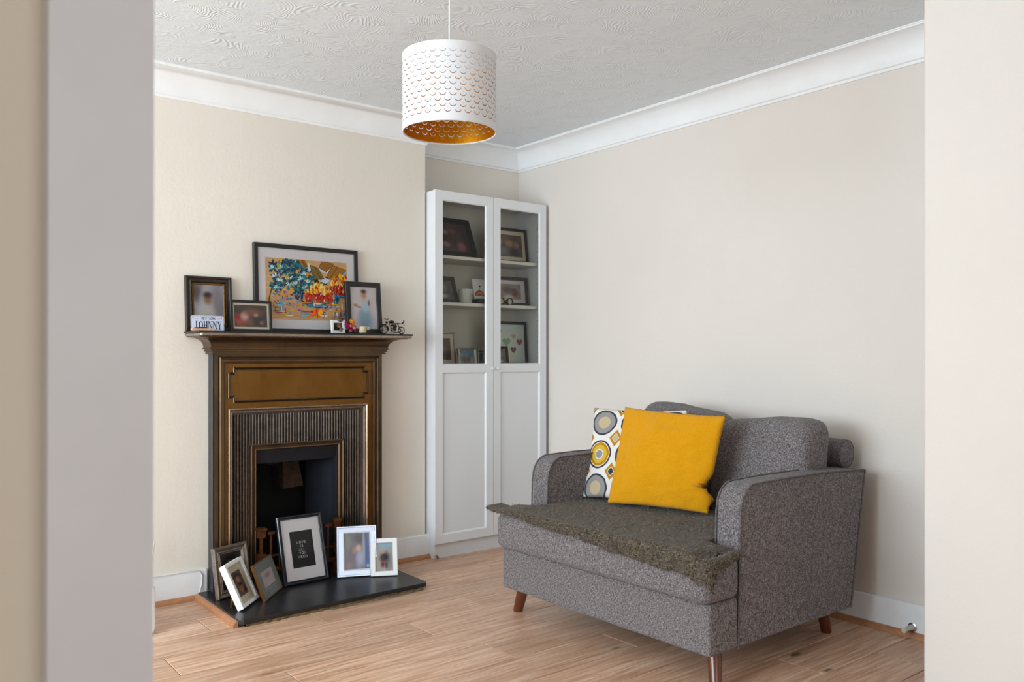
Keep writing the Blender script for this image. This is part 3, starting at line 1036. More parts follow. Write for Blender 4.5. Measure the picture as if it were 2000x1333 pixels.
# ---- harbour painting made of brush strokes
def painting(t, x0, x1, z0, z1, yb):
    W, H = x1 - x0, z1 - z0
    random.seed(21)
    m = MB()
    st = {'y': yb}

    def lay():
        st['y'] -= 2.5e-6
        return st['y']

    def poly(pts, c):
        y = lay()
        m.face([(x0 + u * W, y, z0 + v * H) for u, v in pts], col=lin(c))

    def stroke(u, v, ang, ln, wd, c):
        a = R(ang)
        ca, sa = math.cos(a), math.sin(a)
        ln, wd = ln * W, wd * W
        y = lay()
        pts = []
        for p, q in ((-.5, 0), (-.3, .42), (.1, .5), (.42, .3), (.5, 0), (.36, -.36), (0, -.5), (-.34, -.38)):
            p *= random.uniform(.85, 1.1)
            q *= random.uniform(.8, 1.15)
            X = x0 + u * W + p * ln * ca - q * wd * sa
            Z = z0 + v * H + p * ln * sa + q * wd * ca
            pts.append((min(max(X, x0), x1), y, min(max(Z, z0), z1)))
        m.face(pts, col=lin(c))

    def line(pts, w, c=(26, 22, 22)):
        k = MB()
        ribbon(k, [(x0 + u * W, z0 + v * H) for u, v in pts], w * W, lay())
        for f in k.f:
            m.face([k.v[i] for i in f], col=lin(c))

    poly([(0, 0), (1, 0), (1, 1), (0, 1)], (206, 166, 118))
    for k in range(60):
        stroke(random.random(), random.random(), random.uniform(-10, 10), random.uniform(.08, .22), random.uniform(.01, .03), random.choice([(214, 172, 124), (222, 180, 138), (196, 156, 108), (216, 168, 130)]))
    # distant sky patch and wall behind the roofs
    for k in range(14):
        stroke(random.uniform(.80, .99), random.uniform(.68, .84), random.uniform(20, 70), .07, .03, random.choice([(132, 180, 208), (160, 196, 214), (206, 176, 130)]))
    # dark doorway and pale gables
    poly([(.57, .72), (.75, .74), (.74, .58), (.60, .52)], (38, 32, 32))
    poly([(.60, .72), (.66, .78), (.66, .64)], (206, 214, 206))
    poly([(.66, .66), (.70, .74), (.78, .68), (.72, .62)], (206, 216, 228))
    poly([(.48, .90), (.52, .96), (.56, .84), (.50, .80)], (212, 222, 222))
    poly([(.33, .94), (.36, 1), (.40, .86), (.34, .84)], (196, 200, 180))
    poly([(.63, .90), (.70, .86), (.75, .80), (.66, .82)], (206, 218, 224))
    poly([(.73, .75), (.80, .94), (.74, .82)], (226, 230, 228))
    # roofs
    for pts, c in (([(.36, .99), (.46, 1), (.51, .89), (.42, .85)], (150, 92, 26)), ([(.53, .92), (.63, .88), (.71, .70), (.58, .68)], (92, 84, 42)),
                   ([(.64, .89), (.68, .99), (.84, .97), (.73, .82)], (146, 90, 36)), ([(.82, .94), (.99, .88), (.85, .67), (.73, .74)], (156, 104, 44))):
        poly(pts, c)
        (ax, ay), (bx, by), (cx, cy), (dx, dy) = pts
        for k in range(7):
            q = (k + .6) / 7.2
            line([(ax + (bx - ax) * q, ay + (by - ay) * q), (dx + (cx - dx) * q, dy + (cy - dy) * q)], .0045, random.choice([(196, 146, 70), (112, 70, 28), (178, 128, 60)]))
        line(pts + [pts[0]], .006)
    # blue blossom tree
    cl = [(.10, .85, .075), (.20, .87, .085), (.29, .80, .08), (.36, .72, .07), (.16, .66, .085), (.28, .62, .09), (.42, .62, .085), (.50, .70, .085), (.52, .58, .07), (.13, .55, .07), (.36, .50, .07), (.44, .80, .07), (.24, .93, .06), (.30, .93, .05), (.40, .46, .05), (.38, .90, .05)]
    for u, v, r in cl:
        for k in range(24):
            a = random.uniform(0, 360)
            q = random.uniform(.1, 1.1) * r
            stroke(u + q * math.cos(R(a)), v + 1.25 * q * math.sin(R(a)), a + random.uniform(-25, 25), random.uniform(.035, .065), random.uniform(.018, .03), random.choice([(18, 66, 92), (22, 92, 112), (30, 40, 74), (36, 124, 134), (20, 78, 110), (58, 134, 112)]))
    for u, v in ((.08, .82), (.19, .84), (.16, .62), (.28, .68), (.42, .67), (.46, .75), (.50, .62), (.27, .56), (.35, .58), (.12, .70), (.47, .52), (.13, .50)):
        for k in range(7):
            a = random.uniform(20, 200)
            stroke(u + .026 * math.cos(R(a)), v + .034 * math.sin(R(a)), a, random.uniform(.035, .05), .013, random.choice([(214, 230, 236), (168, 210, 224), (236, 240, 236), (120, 190, 206)]))
    for u, v, c in ((.25, .70, (206, 172, 30)), (.37, .79, (236, 160, 70)), (.50, .77, (214, 150, 50)), (.18, .96, (224, 176, 30)), (.30, .50, (232, 160, 50)), (.15, .88, (160, 180, 40)), (.19, .44, (232, 176, 40))):
        stroke(u, v, random.uniform(40, 120), .05, .035, c)
    for u, v in ((.40, .42), (.38, .38), (.43, .40), (.36, .40)):
        stroke(u, v, 80, .10, .03, (24, 58, 92))
    # trunk and boughs
    line([(.03, .16), (.04, .36), (.07, .50), (.13, .62)], .010)
    line([(.13, .42), (.22, .54), (.30, .66)], .006)
    line([(.30, .67), (.40, .68)], .006)
    line([(.38, .55), (.46, .44)], .006)
    # flower-laden boats
    def heap(cu, cv, ru, rv, n):
        for k in range(n):
            a, q = random.uniform(0, 180), math.sqrt(random.random())
            u, v = cu + ru * q * math.cos(R(a)), cv + rv * q * math.sin(R(a))
            lo = (v - cv) / rv
            cs = [(176, 22, 18), (150, 14, 20), (196, 40, 20), (214, 70, 30)] if lo < .42 else [(240, 184, 20), (246, 206, 60), (236, 150, 30), (246, 222, 150), (200, 50, 24)]
            if u < .99:
                stroke(u, v, random.uniform(50, 130), random.uniform(.03, .06), random.uniform(.014, .026), random.choice(cs))
    heap(.92, .44, .16, .36, 170)
    heap(.63, .32, .17, .30, 210)
    for u, v in ((.50, .36), (.60, .38), (.78, .50), (.70, .34), (.88, .56), (.94, .50), (.66, .44), (.75, .30)):
        stroke(u, v, random.uniform(40, 120), .03, .014, (246, 236, 226))
    def boat(pts, dk, lt):
        poly(pts, dk)
        line(pts[:len(pts) // 2 + 1], .006)
        line(pts[len(pts) // 2:] + [pts[0]], .008)
        for k in range(6):
            q = .2 + .12 * k
            u = pts[0][0] + (pts[len(pts) // 2][0] - pts[0][0]) * q
            stroke(u, min(p[1] for p in pts) + .03, 0, .06, .012, random.choice(lt))
    boat([(.40, .34), (.50, .28), (.62, .26), (.78, .28), (.74, .24), (.62, .21), (.52, .235)], (98, 130, 160), [(70, 140, 190), (190, 160, 170), (120, 150, 180), (160, 190, 200)])
    boat([(.84, .44), (.90, .42), (.99, .44), (.94, .40), (.87, .395)], (60, 140, 190), [(50, 130, 190), (100, 180, 200)])
    for k in range(10):
        stroke(random.uniform(.82, .90), random.uniform(.30, .44), 80, .05, .03, random.choice([(30, 120, 180), (60, 150, 196), (24, 84, 80)]))
    # reflections and drifting petals
    pal = [(226, 176, 30), (190, 40, 30), (120, 180, 206), (236, 226, 210), (90, 160, 190), (40, 110, 96), (206, 130, 170), (240, 150, 50), (150, 196, 210), (60, 100, 160)]
    for k in range(130):
        u, v = random.uniform(.08, .98), random.uniform(.06, .30)
        if random.random() < .5:
            stroke(u, v, 0, random.uniform(.05, .12), random.uniform(.008, .018), random.choice(pal))
        else:
            stroke(u, v, 90, random.uniform(.04, .08), random.uniform(.010, .022), random.choice(pal))
    for k in range(50):
        stroke(random.uniform(.08, .42), random.uniform(.24, .46), random.uniform(0, 180), random.uniform(.02, .05), .014, random.choice(pal))
    for k in range(12):
        stroke(random.uniform(.54, .66), random.uniform(.08, .18), random.choice([0, 90]), .07, .03, random.choice([(176, 24, 20), (236, 150, 20), (226, 96, 24)]))
    line([(.80, .08), (.82, .02), (.83, .08), (.88, .07), (.92, .05), (.97, .04)], .005, (150, 30, 20))
    m.build('print', M['paint'], t, fixn=False)


# ---- pictures on the mantel shelf
GM = 'pictures standing on the mantel shelf'
frame('picture_frame', 'tall antique dark frame with gilt inner line holding a portrait', (1.269, 3.835, ZM), 0, 4, .211, .254, .036, .022, M['antique'],
      [(0, .022), (0, .004), (.003, 0), (.010, .001), (.013, .005), (.020, .007), (.026, .004), (.028, .008), (.030, .010)], None, None, None, GM,
      kids=lambda t: (MB().grid([[(-.0755 + i, y, .030 + i), (.0755 - i, y, .030 + i), (.0755 - i, y, .224 - i), (-.0755 + i, y, .224 - i)] for i, y in ((0, .009), (.002, .006), (.006, .006), (.009, .010))], closed_u=True).build('gilt_line', M['giltline'], t, auto=30),
                      MB().face([(-.067, .0105, .038), (.067, .0105, .038), (.067, .0105, .216), (-.067, .0105, .216)], [(0, 0), (1, 0), (1, 1), (0, 1)]).build('print', P['boy'], t, fixn=False)))
frame('picture_frame', 'small landscape black frame with a cream mount showing a crowd', (1.442, 3.775, ZM), 0, 5, .198, .148, .013, .018, M['black_frame'], None, (.008, .008, .010, .010), M['cream_mount'], P['group'], GM)
frame('framed_painting', 'large black framed painting of flower boats under blue blossom', (1.753, 3.832, ZM), 0, 2.5, .548, .431, .020, .022, M['black_frame'], None, (.038, .040, .045, .048), M['mount'], painting, GM, cat='painting')
frame('picture_frame', 'tall black frame with a child in a pale blue dress', (2.029, 3.768, ZM), 0, 6, .199, .266, .025, .018, M['black_frame'], None, None, None, P['girl'], GM)

# little white photo frame half hidden by the posy
frame('picture_frame', 'tiny white photo frame tucked behind the posy of flowers', (1.872, 3.755, ZM), 0, 6, .075, .066, .014, .008, M['white_frame'], None, None, None, P['face'], GM)

# novelty number plate
pl = thing('number_plate', 'small white novelty number plate leaning on the antique frame', 'sign', (1.231, 3.752, ZM), (R(-5), 0, 0))
w, h, r = .147, .070, .008
def rrect(w, h, r, i=0, n=5):
    o = []
    for cx, cz, a in ((w / 2 - r, h - r, 0), (-w / 2 + r, h - r, 90), (-w / 2 + r, r, 180), (w / 2 - r, r, 270)):
        for k in range(n + 1):
            t = R(a + 90 * k / n)
            o.append((cx + (r - i) * math.cos(t), cz + (r - i) * math.sin(t)))
    return o
M['plate'] = plain('white_enamel', (206, 214, 232), .35)
M['navy_ink'] = plain('navy_lettering', (18, 26, 50), .5)
M['red_ink'] = plain('red_band', (206, 110, 110), .5)
MB().prism(rrect(w, h, r), 'y', 0, .0015).build('plate', M['plate'], pl)
m = MB()
o1, o2 = rrect(w, h, r, .0022), rrect(w, h, r, .0030)
m.grid([[(x, -.0003, z) for x, z in o1], [(x, -.0003, z) for x, z in o2]], closed_u=True)
m.build('border_line', M['navy_ink'], pl, fixn=False)
m = MB()
word(m, 'NEW YORK', .004, .0520, .0100, .0017, -.0004, .22, .92)
m.build('state_lettering', M['navy_ink'], pl, fixn=False)
m = MB()
serif_word(m, 'JOHNNY', -.060, .0085, .036, -.0004, .0185, .0022)
m.build('name_lettering', M['navy_ink'], pl, fixn=False)
for a, b in ((-.066, -.040), (.042, .066)):
    MB().face([(a, -.0004, .0555), (b, -.0004, .0555), (b, -.0004, .0575), (a, -.0004, .0575)]).build('red_band', M['red_ink'], pl, fixn=False)
for sx in (-.064, .062):
    MB().lathe([(0, -.0012), (.002, -.0010), (.0022, 0)], 10, (sx, 0, .0615), 'y').build('bolt', M['navy_ink'], pl)

# pen knife on its wooden block
kn = thing('pocket_knife', 'red and black pocket knife resting on a pale wooden block', 'knife', (1.163, 3.698, ZM))
M['pale_wood'] = plain('pale_wood', (204, 160, 136), .6, var=.2, scale=60)
M['red'] = plain('red_plastic', (176, 20, 24), .3)
kn.location.x = 1.19
MB().prism(rrect(.094, .0095, .003), 'y', -.014, .014).build('block', M['pale_wood'], kn, bevel=.001)
MB().prism([(-.034, .0095), (.016, .0095), (.018, .013), (.014, .0165), (-.03, .0155), (-.036, .0125)], 'y', -.006, .006).build('handle', M['black'], kn, bevel=.001)
MB().prism([(-.036, .0096), (-.020, .0096), (-.019, .0155), (-.036, .0145)], 'y', -.0068, .0068).build('red_scale', M['red'], kn, bevel=.001)
MB().prism([(.004, .0096), (.014, .0096), (.012, .0135), (.005, .0130)], 'y', -.0068, .0068).build('red_scale', M['red'], kn, bevel=.001)

# posy of artificial flowers
po = thing('flower_posy', 'little posy of pink, magenta and orange fabric flowers', 'flowers', (1.905, 3.722, ZM))
def bloom(c, r, mat, seed, petals=9):
    random.seed(seed)
    m = MB()
    for k in range(petals * 2):
        a, el = random.uniform(0, 2 * math.pi), random.uniform(-.3, 1.3)
        d = Vector((math.cos(a) * math.cos(el), math.sin(a) * math.cos(el), math.sin(el)))
        s = d.cross(Vector((0, 0, 1)) if abs(d.z) < .9 else Vector((1, 0, 0))).normalized()
        u = s.cross(d)
        rows_ = []
        for p in range(4):
            q = p / 3
            wv = r * .42 * math.sin(math.pi * min(q + .12, 1)) + r * .05
            ctr = d * r * (.25 + .75 * q) + u * r * .12 * math.sin(q * 3)
            rows_.append([Vector(c) + ctr + s * wv * e + d * (-.12 * r * abs(e)) for e in (-1, -.4, .4, 1)])
        m.grid(rows_)
    m.ball(c, r * .5, 8, 6)
    m.build('flower', mat, po, smooth=True, fixn=False)
fc = {k: plain('petal_' + k, c, .7, var=.25, scale=200) for k, c in (('brown', (104, 84, 72)), ('olive', (128, 110, 74)), ('orange', (232, 112, 22)), ('yellow', (238, 168, 40)), ('magenta', (176, 22, 84)), ('pink', (222, 128, 140)), ('rose', (150, 60, 66)))}
for c, r, k, s in (((-.030, 0, .054), .019, 'brown', 1), ((-.033, 0, .030), .016, 'olive', 2), ((-.028, -.004, .014), .014, 'olive', 9), ((-.006, -.010, .036), .016, 'magenta', 3), ((-.004, -.012, .022), .012, 'magenta', 10), ((.018, 0, .048), .016, 'yellow', 4), ((.024, -.004, .040), .014, 'orange', 5), ((.026, -.012, .024), .015, 'pink', 6), ((.010, -.012, .030), .011, 'pink', 7), ((.012, -.008, .012), .016, 'rose', 8), ((.034, -.004, .012), .012, 'rose', 12)):
    bloom(c, r, fc[k], s)

po.scale = (1.25, 1.0, 1.2)
po.location.x = 1.902

# cream ornament
orn = thing('cream_ornament', 'small cream wax ornament on stub feet in front of the portrait', 'ornament', (1.982, 3.712, ZM))
M['cream'] = plain('cream_wax', (206, 186, 150), .5, var=.1, scale=40)
m = MB()
m.lathe([(.0, .004), (.017, .004), (.020, .010), (.018, .022), (.021, .030), (.016, .036), (0, .037)], 20)
m.build('body', M['cream'], orn, smooth=True)
MB().lathe([(.0, .018), (.012, .018), (.014, .024), (.012, .034), (0, .036)], 16, (.026, .004, 0)).build('wing', M['cream'], orn, smooth=True)
for sx in (-.010, .010):
    MB().box(sx - .004, -.006, 0, sx + .004, .006, .005).build('foot', M['cream'], orn, bevel=.001)

# model motorcycle
mc = thing('model_motorcycle', 'dark metal model motorcycle at the end of the mantel shelf', 'ornament', (2.169, 3.74, ZM))
M['gunmetal'] = plain('gunmetal', (58, 48, 42), .3, .85, var=.35, scale=120)
M['nickel'] = plain('nickel_wire', (166, 158, 150), .25, .95)
def wheel(cx, r):
    wv = MB()
    wv.tube([(cx + r * .86 * math.cos(t), 0, r + r * .86 * math.sin(t)) for t in (2 * math.pi * k / 24 for k in range(24))], r * .15, 8, closed=True)
    wo = wv.build('wheel', M['gunmetal'], mc, smooth=True)
    MB().tube([(cx + r * .74 * math.cos(t), -.003, r + r * .74 * math.sin(t)) for t in (2 * math.pi * k / 24 for k in range(24))], r * .06, 6, closed=True).build('rim', M['nickel'], wo, smooth=True)
    s = MB()
    for k in range(5):
        t = 2 * math.pi * k / 5 + .3
        s.tube([(cx, -.002, r), (cx + r * .75 * math.cos(t), -.002, r + r * .75 * math.sin(t))], r * .07, 6)
    s.lathe([(0, -.006), (r * .22, -.006), (r * .22, .006), (0, .006)], 12, (cx, 0, r), 'y')
    s.build('spokes', M['nickel'], wo, auto=40)
wheel(-.052, .0225)
wheel(.052, .0205)
def mcpart(name, mb, mat='gunmetal', **k):
    mb.build(name, M[mat], mc, **k)
for sy in (-.006, .006):
    mcpart('fork', MB().tube([(-.052, sy, .0225), (-.036, sy, .052), (-.026, sy, .068)], .0015, 6), 'nickel')
mcpart('handlebar', MB().tube([(-.040, -.020, .082), (-.032, -.010, .076), (-.028, 0, .074), (-.032, .010, .076), (-.040, .020, .082)], .0016, 6))
mcpart('headlamp', MB().ball((-.036, 0, .061), (.007, .006, .006), 10, 6), smooth=True)
mcpart('front_fender', MB().tube([(-.052 + .027 * math.cos(R(a)), 0, .0225 + .027 * math.sin(R(a))) for a in range(-10, 130, 14)], .0035, 6))
mcpart('frame', MB().tube([(-.024, 0, .066), (-.010, 0, .030), (-.006, 0, .012), (.030, 0, .012), (.052, 0, .0205)], .0017, 6).tube([(-.024, 0, .066), (.0, 0, .058), (.030, 0, .052), (.052, 0, .0205)], .0017, 6).tube([(.030, 0, .052), (.040, 0, .034), (.052, 0, .0205)], .002, 6))
mcpart('tank', MB().ball((-.006, 0, .063), (.017, .008, .008), 12, 8).lathe([(0, .004), (.003, .004), (.003, 0)], 8, (-.004, 0, .069)), smooth=True)
mcpart('seat', MB().ball((.026, 0, .055), (.020, .007, .004), 12, 6), smooth=True)
mcpart('engine', MB().box(-.008, -.009, .018, .018, .009, .036).lathe([(0, -.010), (.009, -.010), (.009, .010), (0, .010)], 14, (.012, 0, .042), 'y').tube([(.004, 0, .034), (-.004, 0, .052)], .007, 8), bevel=.001)
mcpart('exhaust', MB().tube([(-.006, -.009, .016), (.006, -.010, .011), (.030, -.010, .012)], [.0035, .0045, .005], 8).tube([(-.004, -.008, .040), (-.010, -.011, .026), (.0, -.011, .013)], .0025, 6), 'nickel', auto=50)
mcpart('tail', MB().tube([(.040, 0, .055), (.056, 0, .055), (.064, 0, .064)], [.002, .003, .004], 6).ball((.066, 0, .068), (.004, .004, .005), 8, 6).tube([(.060, 0, .056), (.074, 0, .045)], .0012, 5))

# ---- pictures on the hearth
GH = 'pictures leaning on the hearth'
pw_loops = [(0, .022), (0, .003), (.003, 0), (.008, 0), (.013, .003), (.020, .006), (.022, .003), (.025, .003), (.030, .007), (.032, .005), (.036, .010)]
frame('picture_frame', 'pewter moulded frame with a dark haired portrait behind the white frame', (1.339, 3.70, HZ), 20.6, 8.9, .186, .225, .036, .022, M['pewter'], pw_loops, None, None, P['face'], GH, stand=(.06, .14, .06))
frame('picture_frame', 'deep white box frame turned sideways with two faces', (1.341, 3.515, HZ), 46.9, 25, .172, .20, .016, .028, M['white_frame'], [(0, .028), (0, .001), (.001, 0), (.015, 0), (.016, .001), (.016, .012)], (.026, .026, .030, .030), M['cream_mount'], P['faces'], GH, stand=(.07, .11, .13))


def glit(t):
    for sx, sz in ((-1, .010), (1, .010), (-1, .153), (1, .153)):
        MB().ball((sx * .102, -.001, sz), .0032, 8, 6).build('stud', M['nickel'], t, smooth=True)
    m = MB()
    random.seed(5)
    for k in range(9):                   # worn, illegible engraving
        x = -.054 + .0132 * k
        ribbon(m, [(x + random.uniform(-.003, .003), .014), (x + random.uniform(0, .006), .024 + random.uniform(-.003, .003)), (x + random.uniform(-.002, .007), .034)], .0024, -.0004)
    ribbon(m, oval(-.050, .024, .006, .009), .0022, -.0004, closed=True)
    MB().face([(-.062, -.0002, .010), (.062, -.0002, .010), (.062, -.0002, .038), (-.062, -.0002, .038)]).build('name_strip', M['strip'], t, fixn=False)
    o = m.build('engraving', M['ink'], t, fixn=False)
    o['kind'] = 'stuff'


frame('picture_frame', 'glittery mosaic glass frame with a brass edge and corner studs', (1.482, 3.61, HZ), 48.5, 20.5, .226, .163, .04, .012, M['glitter'], [(0, .012), (0, .0008), (.0008, 0), (.046, 0), (.047, .001)], None, None, P['baby'], GH, stand=(.06, .10, .08), glassy=False,
      kids=lambda t: (MB().grid([[(-.1145 + i, y, -.0015 + i), (.1145 - i, y, -.0015 + i), (.1145 - i, y, .1645 - i), (-.1145 + i, y, .1645 - i)] for i, y in ((.002, .0118), (0, .0118), (0, -.0012), (.004, -.0012), (.004, .0005))], closed_u=True).build('edge', M['brass_edge'], t), glit(t)))


def love(t, x0, x1, z0, z1, yb):
    MB().face([(x0, yb, z0), (x1, yb, z0), (x1, yb, z1), (x0, yb, z1)]).build('print', M['ink'], t, fixn=False)
    m = MB()
    H = z1 - z0
    for k, wd in enumerate(('LOVE', 'IS', 'ALL', 'YOU', 'NEED')):
        word(m, wd, (x0 + x1) / 2 - .003, z0 + H * (.655 - .098 * k), H * .058, .0019, yb - .0004, .38, 1.18)
    m.build('lettering', M['letter_white'], t, fixn=False)


M['blue_black'] = plain('glossy_blue_black', (28, 32, 38), .22)
frame('picture_frame', 'large black frame with white lettering on a black card', (1.679, 3.688, HZ), 2.6, 16.2, .233, .322, .02, .02, M['blue_black'], [(0, .02), (0, .004), (.003, .001), (.007, 0), (.012, .003), (.013, .001), (.016, .001), (.018, .004), (.018, .009)], (.040, .040, .056, .058), M['mount'], love, GH)


def ribs(t):
    w_, h_ = .193, .243
    m = MB()
    n = 38
    for k in range(n):
        x = -w_ / 2 + .010 + (w_ - .020) * (k + .5) / n
        for z0_, z1_ in ((.010, .030), (h_ - .030, h_ - .010)):
            m.box(x - .0011, -.0008, z0_, x + .0011, .003, z1_)
    n = 46
    for k in range(n):
        z = .038 + (h_ - .076) * (k + .5) / n
        for x0_, x1_ in ((-w_ / 2 + .010, -w_ / 2 + .030), (w_ / 2 - .030, w_ / 2 - .010)):
            m.box(x0_, -.0008, z - .0010, x1_, .003, z + .0010)
    m.build('ribbing', M['silver'], t)


frame('picture_frame', 'silver ribbed frame with a couple beside a blue curtain', (1.917, 3.645, HZ), -22.8, 13.3, .193, .243, .04, .016, M['silver'], [(0, .016), (0, .001), (.002, -.003), (.007, -.003), (.009, .002), (.030, .002), (.031, -.003), (.035, -.002), (.036, .006)], None, None, P['couple'], GH, stand=(.06, .14, .05), kids=ribs)
frame('picture_frame', 'plain white frame with a figure in black, nearest the hearth corner', (2.025, 3.57, HZ), -26.7, 22, .130, .182, .022, .014, M['white_frame'], None, None, None, P['beach'], GH, stand=(.05, .10, .07))

# ------------------------------------------------------------------ glazed bookcase in the alcove
BX0, BX1, BYF, BYB, BZ = 2.468, 3.262, 3.818, 4.085, 2.016
bc = thing('bookcase', 'tall white bookcase with two half glazed doors in the alcove', 'bookcase', ((BX0 + BX1) / 2, (BYF + BYB) / 2, 0))
BCX, BCY = (BX0 + BX1) / 2, (BYF + BYB) / 2
def cab(mb, name, mat, parent=bc, **k):
    mb.v = [(x - BCX, y - BCY, z) for x, y, z in mb.v]
    return mb.build(name, mat, parent, **k)
T = .018
cab(MB().box(BX0, BYF, 0, BX0 + T, BYB, BZ), 'side_panel', M['white_lam'], bevel=.0015)
cab(MB().box(BX1 - T, BYF, 0, BX1, BYB, BZ), 'side_panel', M['white_lam'], bevel=.0015)
cab(MB().box(BX0 + T, BYF, BZ - T, BX1 - T, BYB, BZ), 'top_panel', M['white_lam'])
cab(MB().box(BX0 + T, BYB - .005, .08, BX1 - T, BYB, BZ - T), 'back_panel', M['white_in'])
cab(MB().box(BX0 + T, BYF + .004, 0, BX1 - T, BYF + .02, .078), 'plinth', M['white_lam'])
cab(MB().box(BX0 + T, BYF, .078, BX1 - T, BYB - .005, .078 + T), 'bottom_panel', M['white_in'])
SZ = (1.669, 1.409, 1.050)
for z in SZ:
    cab(MB().box(BX0 + T + .001, BYF + .012, z - .018, BX1 - T - .001, BYB - .006, z), 'shelf', M['shelf_edge'], bevel=.001)
cab(MB().box(BX0 + T + .001, BYF + .012, .55, BX1 - T - .001, BYB - .006, .568), 'shelf', M['shelf_edge'])
m = MB()
for k in range(24):
    z = 1.10 + .032 * k
    for y in (BYF + .035,):
        m.box(BX1 - T - .0006, y - .0025, z - .0025, BX1 - T + .001, y + .0025, z + .0025)
o = cab(m, 'peg_holes', M['black'])
o['kind'] = 'stuff'
DT = .019
def door(x0, x1, knob_x):
    yf, yb = BYF - .001 - DT, BYF - .001
    z0, z1 = .083, 2.018
    sw = .049
    gx0, gx1, gz0, gz1 = x0 + sw, x1 - sw, 1.062, z1 - .050
    px0, px1, pz0, pz1 = x0 + sw, x1 - sw, .130, 1.018
    m = MB()
    m.box(x0, yf, z0, gx0, yb, z1).box(gx1, yf, z0, x1, yb, z1)
    m.box(gx0, yf, gz1, gx1, yb, z1).box(gx0, yf, pz1, gx1, yb, gz0).box(gx0, yf, z0, gx1, yb, pz0)
    d = cab(m, 'door', M['white_lam'], weld=True, fixn=False)
    # sloping inner mouldings
    def slope(a0, a1, b0, b1, w, dep):
        mm = MB()
        mm.grid([[(a0, yf + .0002, b0), (a1, yf + .0002, b0), (a1, yf + .0002, b1), (a0, yf + .0002, b1)], [(a0 + w, yf + dep, b0 + w), (a1 - w, yf + dep, b0 + w), (a1 - w, yf + dep, b1 - w), (a0 + w, yf + dep, b1 - w)]], closed_u=True)
        return mm
    cab(slope(gx0, gx1, gz0, gz1, .006, .008), 'moulding', M['white_lam'], d)
    cab(slope(px0, px1, pz0, pz1, .008, .010), 'moulding', M['white_lam'], d)
    cab(MB().face([(gx0, yf + .010, gz0), (gx1, yf + .010, gz0), (gx1, yf + .010, gz1), (gx0, yf + .010, gz1)]), 'glass_pane', M['door_glass'], d, fixn=False)
    cab(MB().face([(px0, yf + .0095, pz0), (px1, yf + .0095, pz0), (px1, yf + .0095, pz1), (px0, yf + .0095, pz1)]), 'panel', M['white_lam'], d, fixn=False)
    cab(MB().lathe([(0, -.020), (.0065, -.019), (.008, -.014), (.005, -.008), (.0045, 0)], 16, (knob_x, yf, 1.038), 'y'), 'knob', M['white_frame'], d, smooth=True)
door(2.4675, 2.8630, 2.848)
door(2.8665, 3.2625, 2.886)
cab(MB().box(BX1 - T - .012, BYF + .004, 1.86, BX1 - T - .001, BYF + .022, 1.90).lathe([(0, 0), (.012, 0), (.012, .012), (0, .012)], 12, (BX1 - T - .013, BYF + .012, 1.88), 'x'), 'hinge', M['iron'])

# ---- what stands on its shelves
GC = 'pictures inside the bookcase'
S1, S2, S3 = SZ
frame('picture_frame', 'big dark frame leaning far back on the top shelf', (2.662, 3.885, S1), 0, 24, .325, .255, .032, .016, M['black_frame'], None, None, None, P['family_a'], GC, stand=None)
frame('picture_frame', 'black frame with a cream mount on the top shelf', (3.085, 3.925, S1), 0, 7, .295, .215, .016, .016, M['black_frame'], None, (.022, .022, .024, .024), M['cream_mount'], P['family_b'], GC)
frame('picture_frame', 'grey beaded frame leaning back on the middle shelf', (2.606, 3.90, S2), 0, 20, .185, .162, .022, .014, M['brown_frame'], [(0, .014), (0, .001), (.004, 0), (.012, .002), (.020, .001), (.024, .006)], None, None, P['grey'], GC)
frame('picture_frame', 'grey brown frame with a wide pale mount on the middle shelf', (3.0855, 3.917, S2), 0, 6, .285, .178, .020, .018, M['brown_frame'], [(0, .018), (0, .001), (.010, 0), (.012, .004), (.020, .005), (.021, .009)], (.020, .030, .022, .022), M['mount'], P['family_c'], GC)
frame('picture_frame', 'tall silver rope edged frame with a sepia photo on the lowest glazed shelf', (2.605, 3.93, S3), 0, 6, .195, .198, .012, .014, M['ornate'], [(0, .014), (0, .003), (.003, 0), (.009, 0), (.012, .004), (.012, .008)], (.020, .020, .026, .024), M['cream_mount'], P['sepia'], GC)
frame('picture_frame', 'small ornate silver frame with a lakeside photo', (2.738, 3.868, S3), 0, 8, .128, .105, .014, .012, M['ornate'], [(0, .012), (0, .003), (.003, -.001), (.008, .001), (.011, -.001), (.014, .003), (.015, .007)], None, None, P['lake'], GC)
frame('picture_frame', 'small ornate bronze frame standing before the heart picture', (2.985, 3.868, S3), 0, 8, .105, .118, .016, .012, M['ornate_dark'], [(0, .012), (0, .003), (.003, -.001), (.008, .001), (.012, -.001), (.016, .003), (.017, .007)], None, None, P['grey'], GC)


def heart(mb, cx, cz, s, y):
    pts = []
    for k in range(24):
        t = 2 * math.pi * k / 24
        pts.append((cx + s * .030 * 16 * math.sin(t) ** 3 / 16, y, cz + s * .030 * (13 * math.cos(t) - 5 * math.cos(2 * t) - 2 * math.cos(3 * t) - math.cos(4 * t)) / 16))
    for k in range(24):
        mb.face([(cx, y, cz), pts[k], pts[(k + 1) % 24]])
    return mb


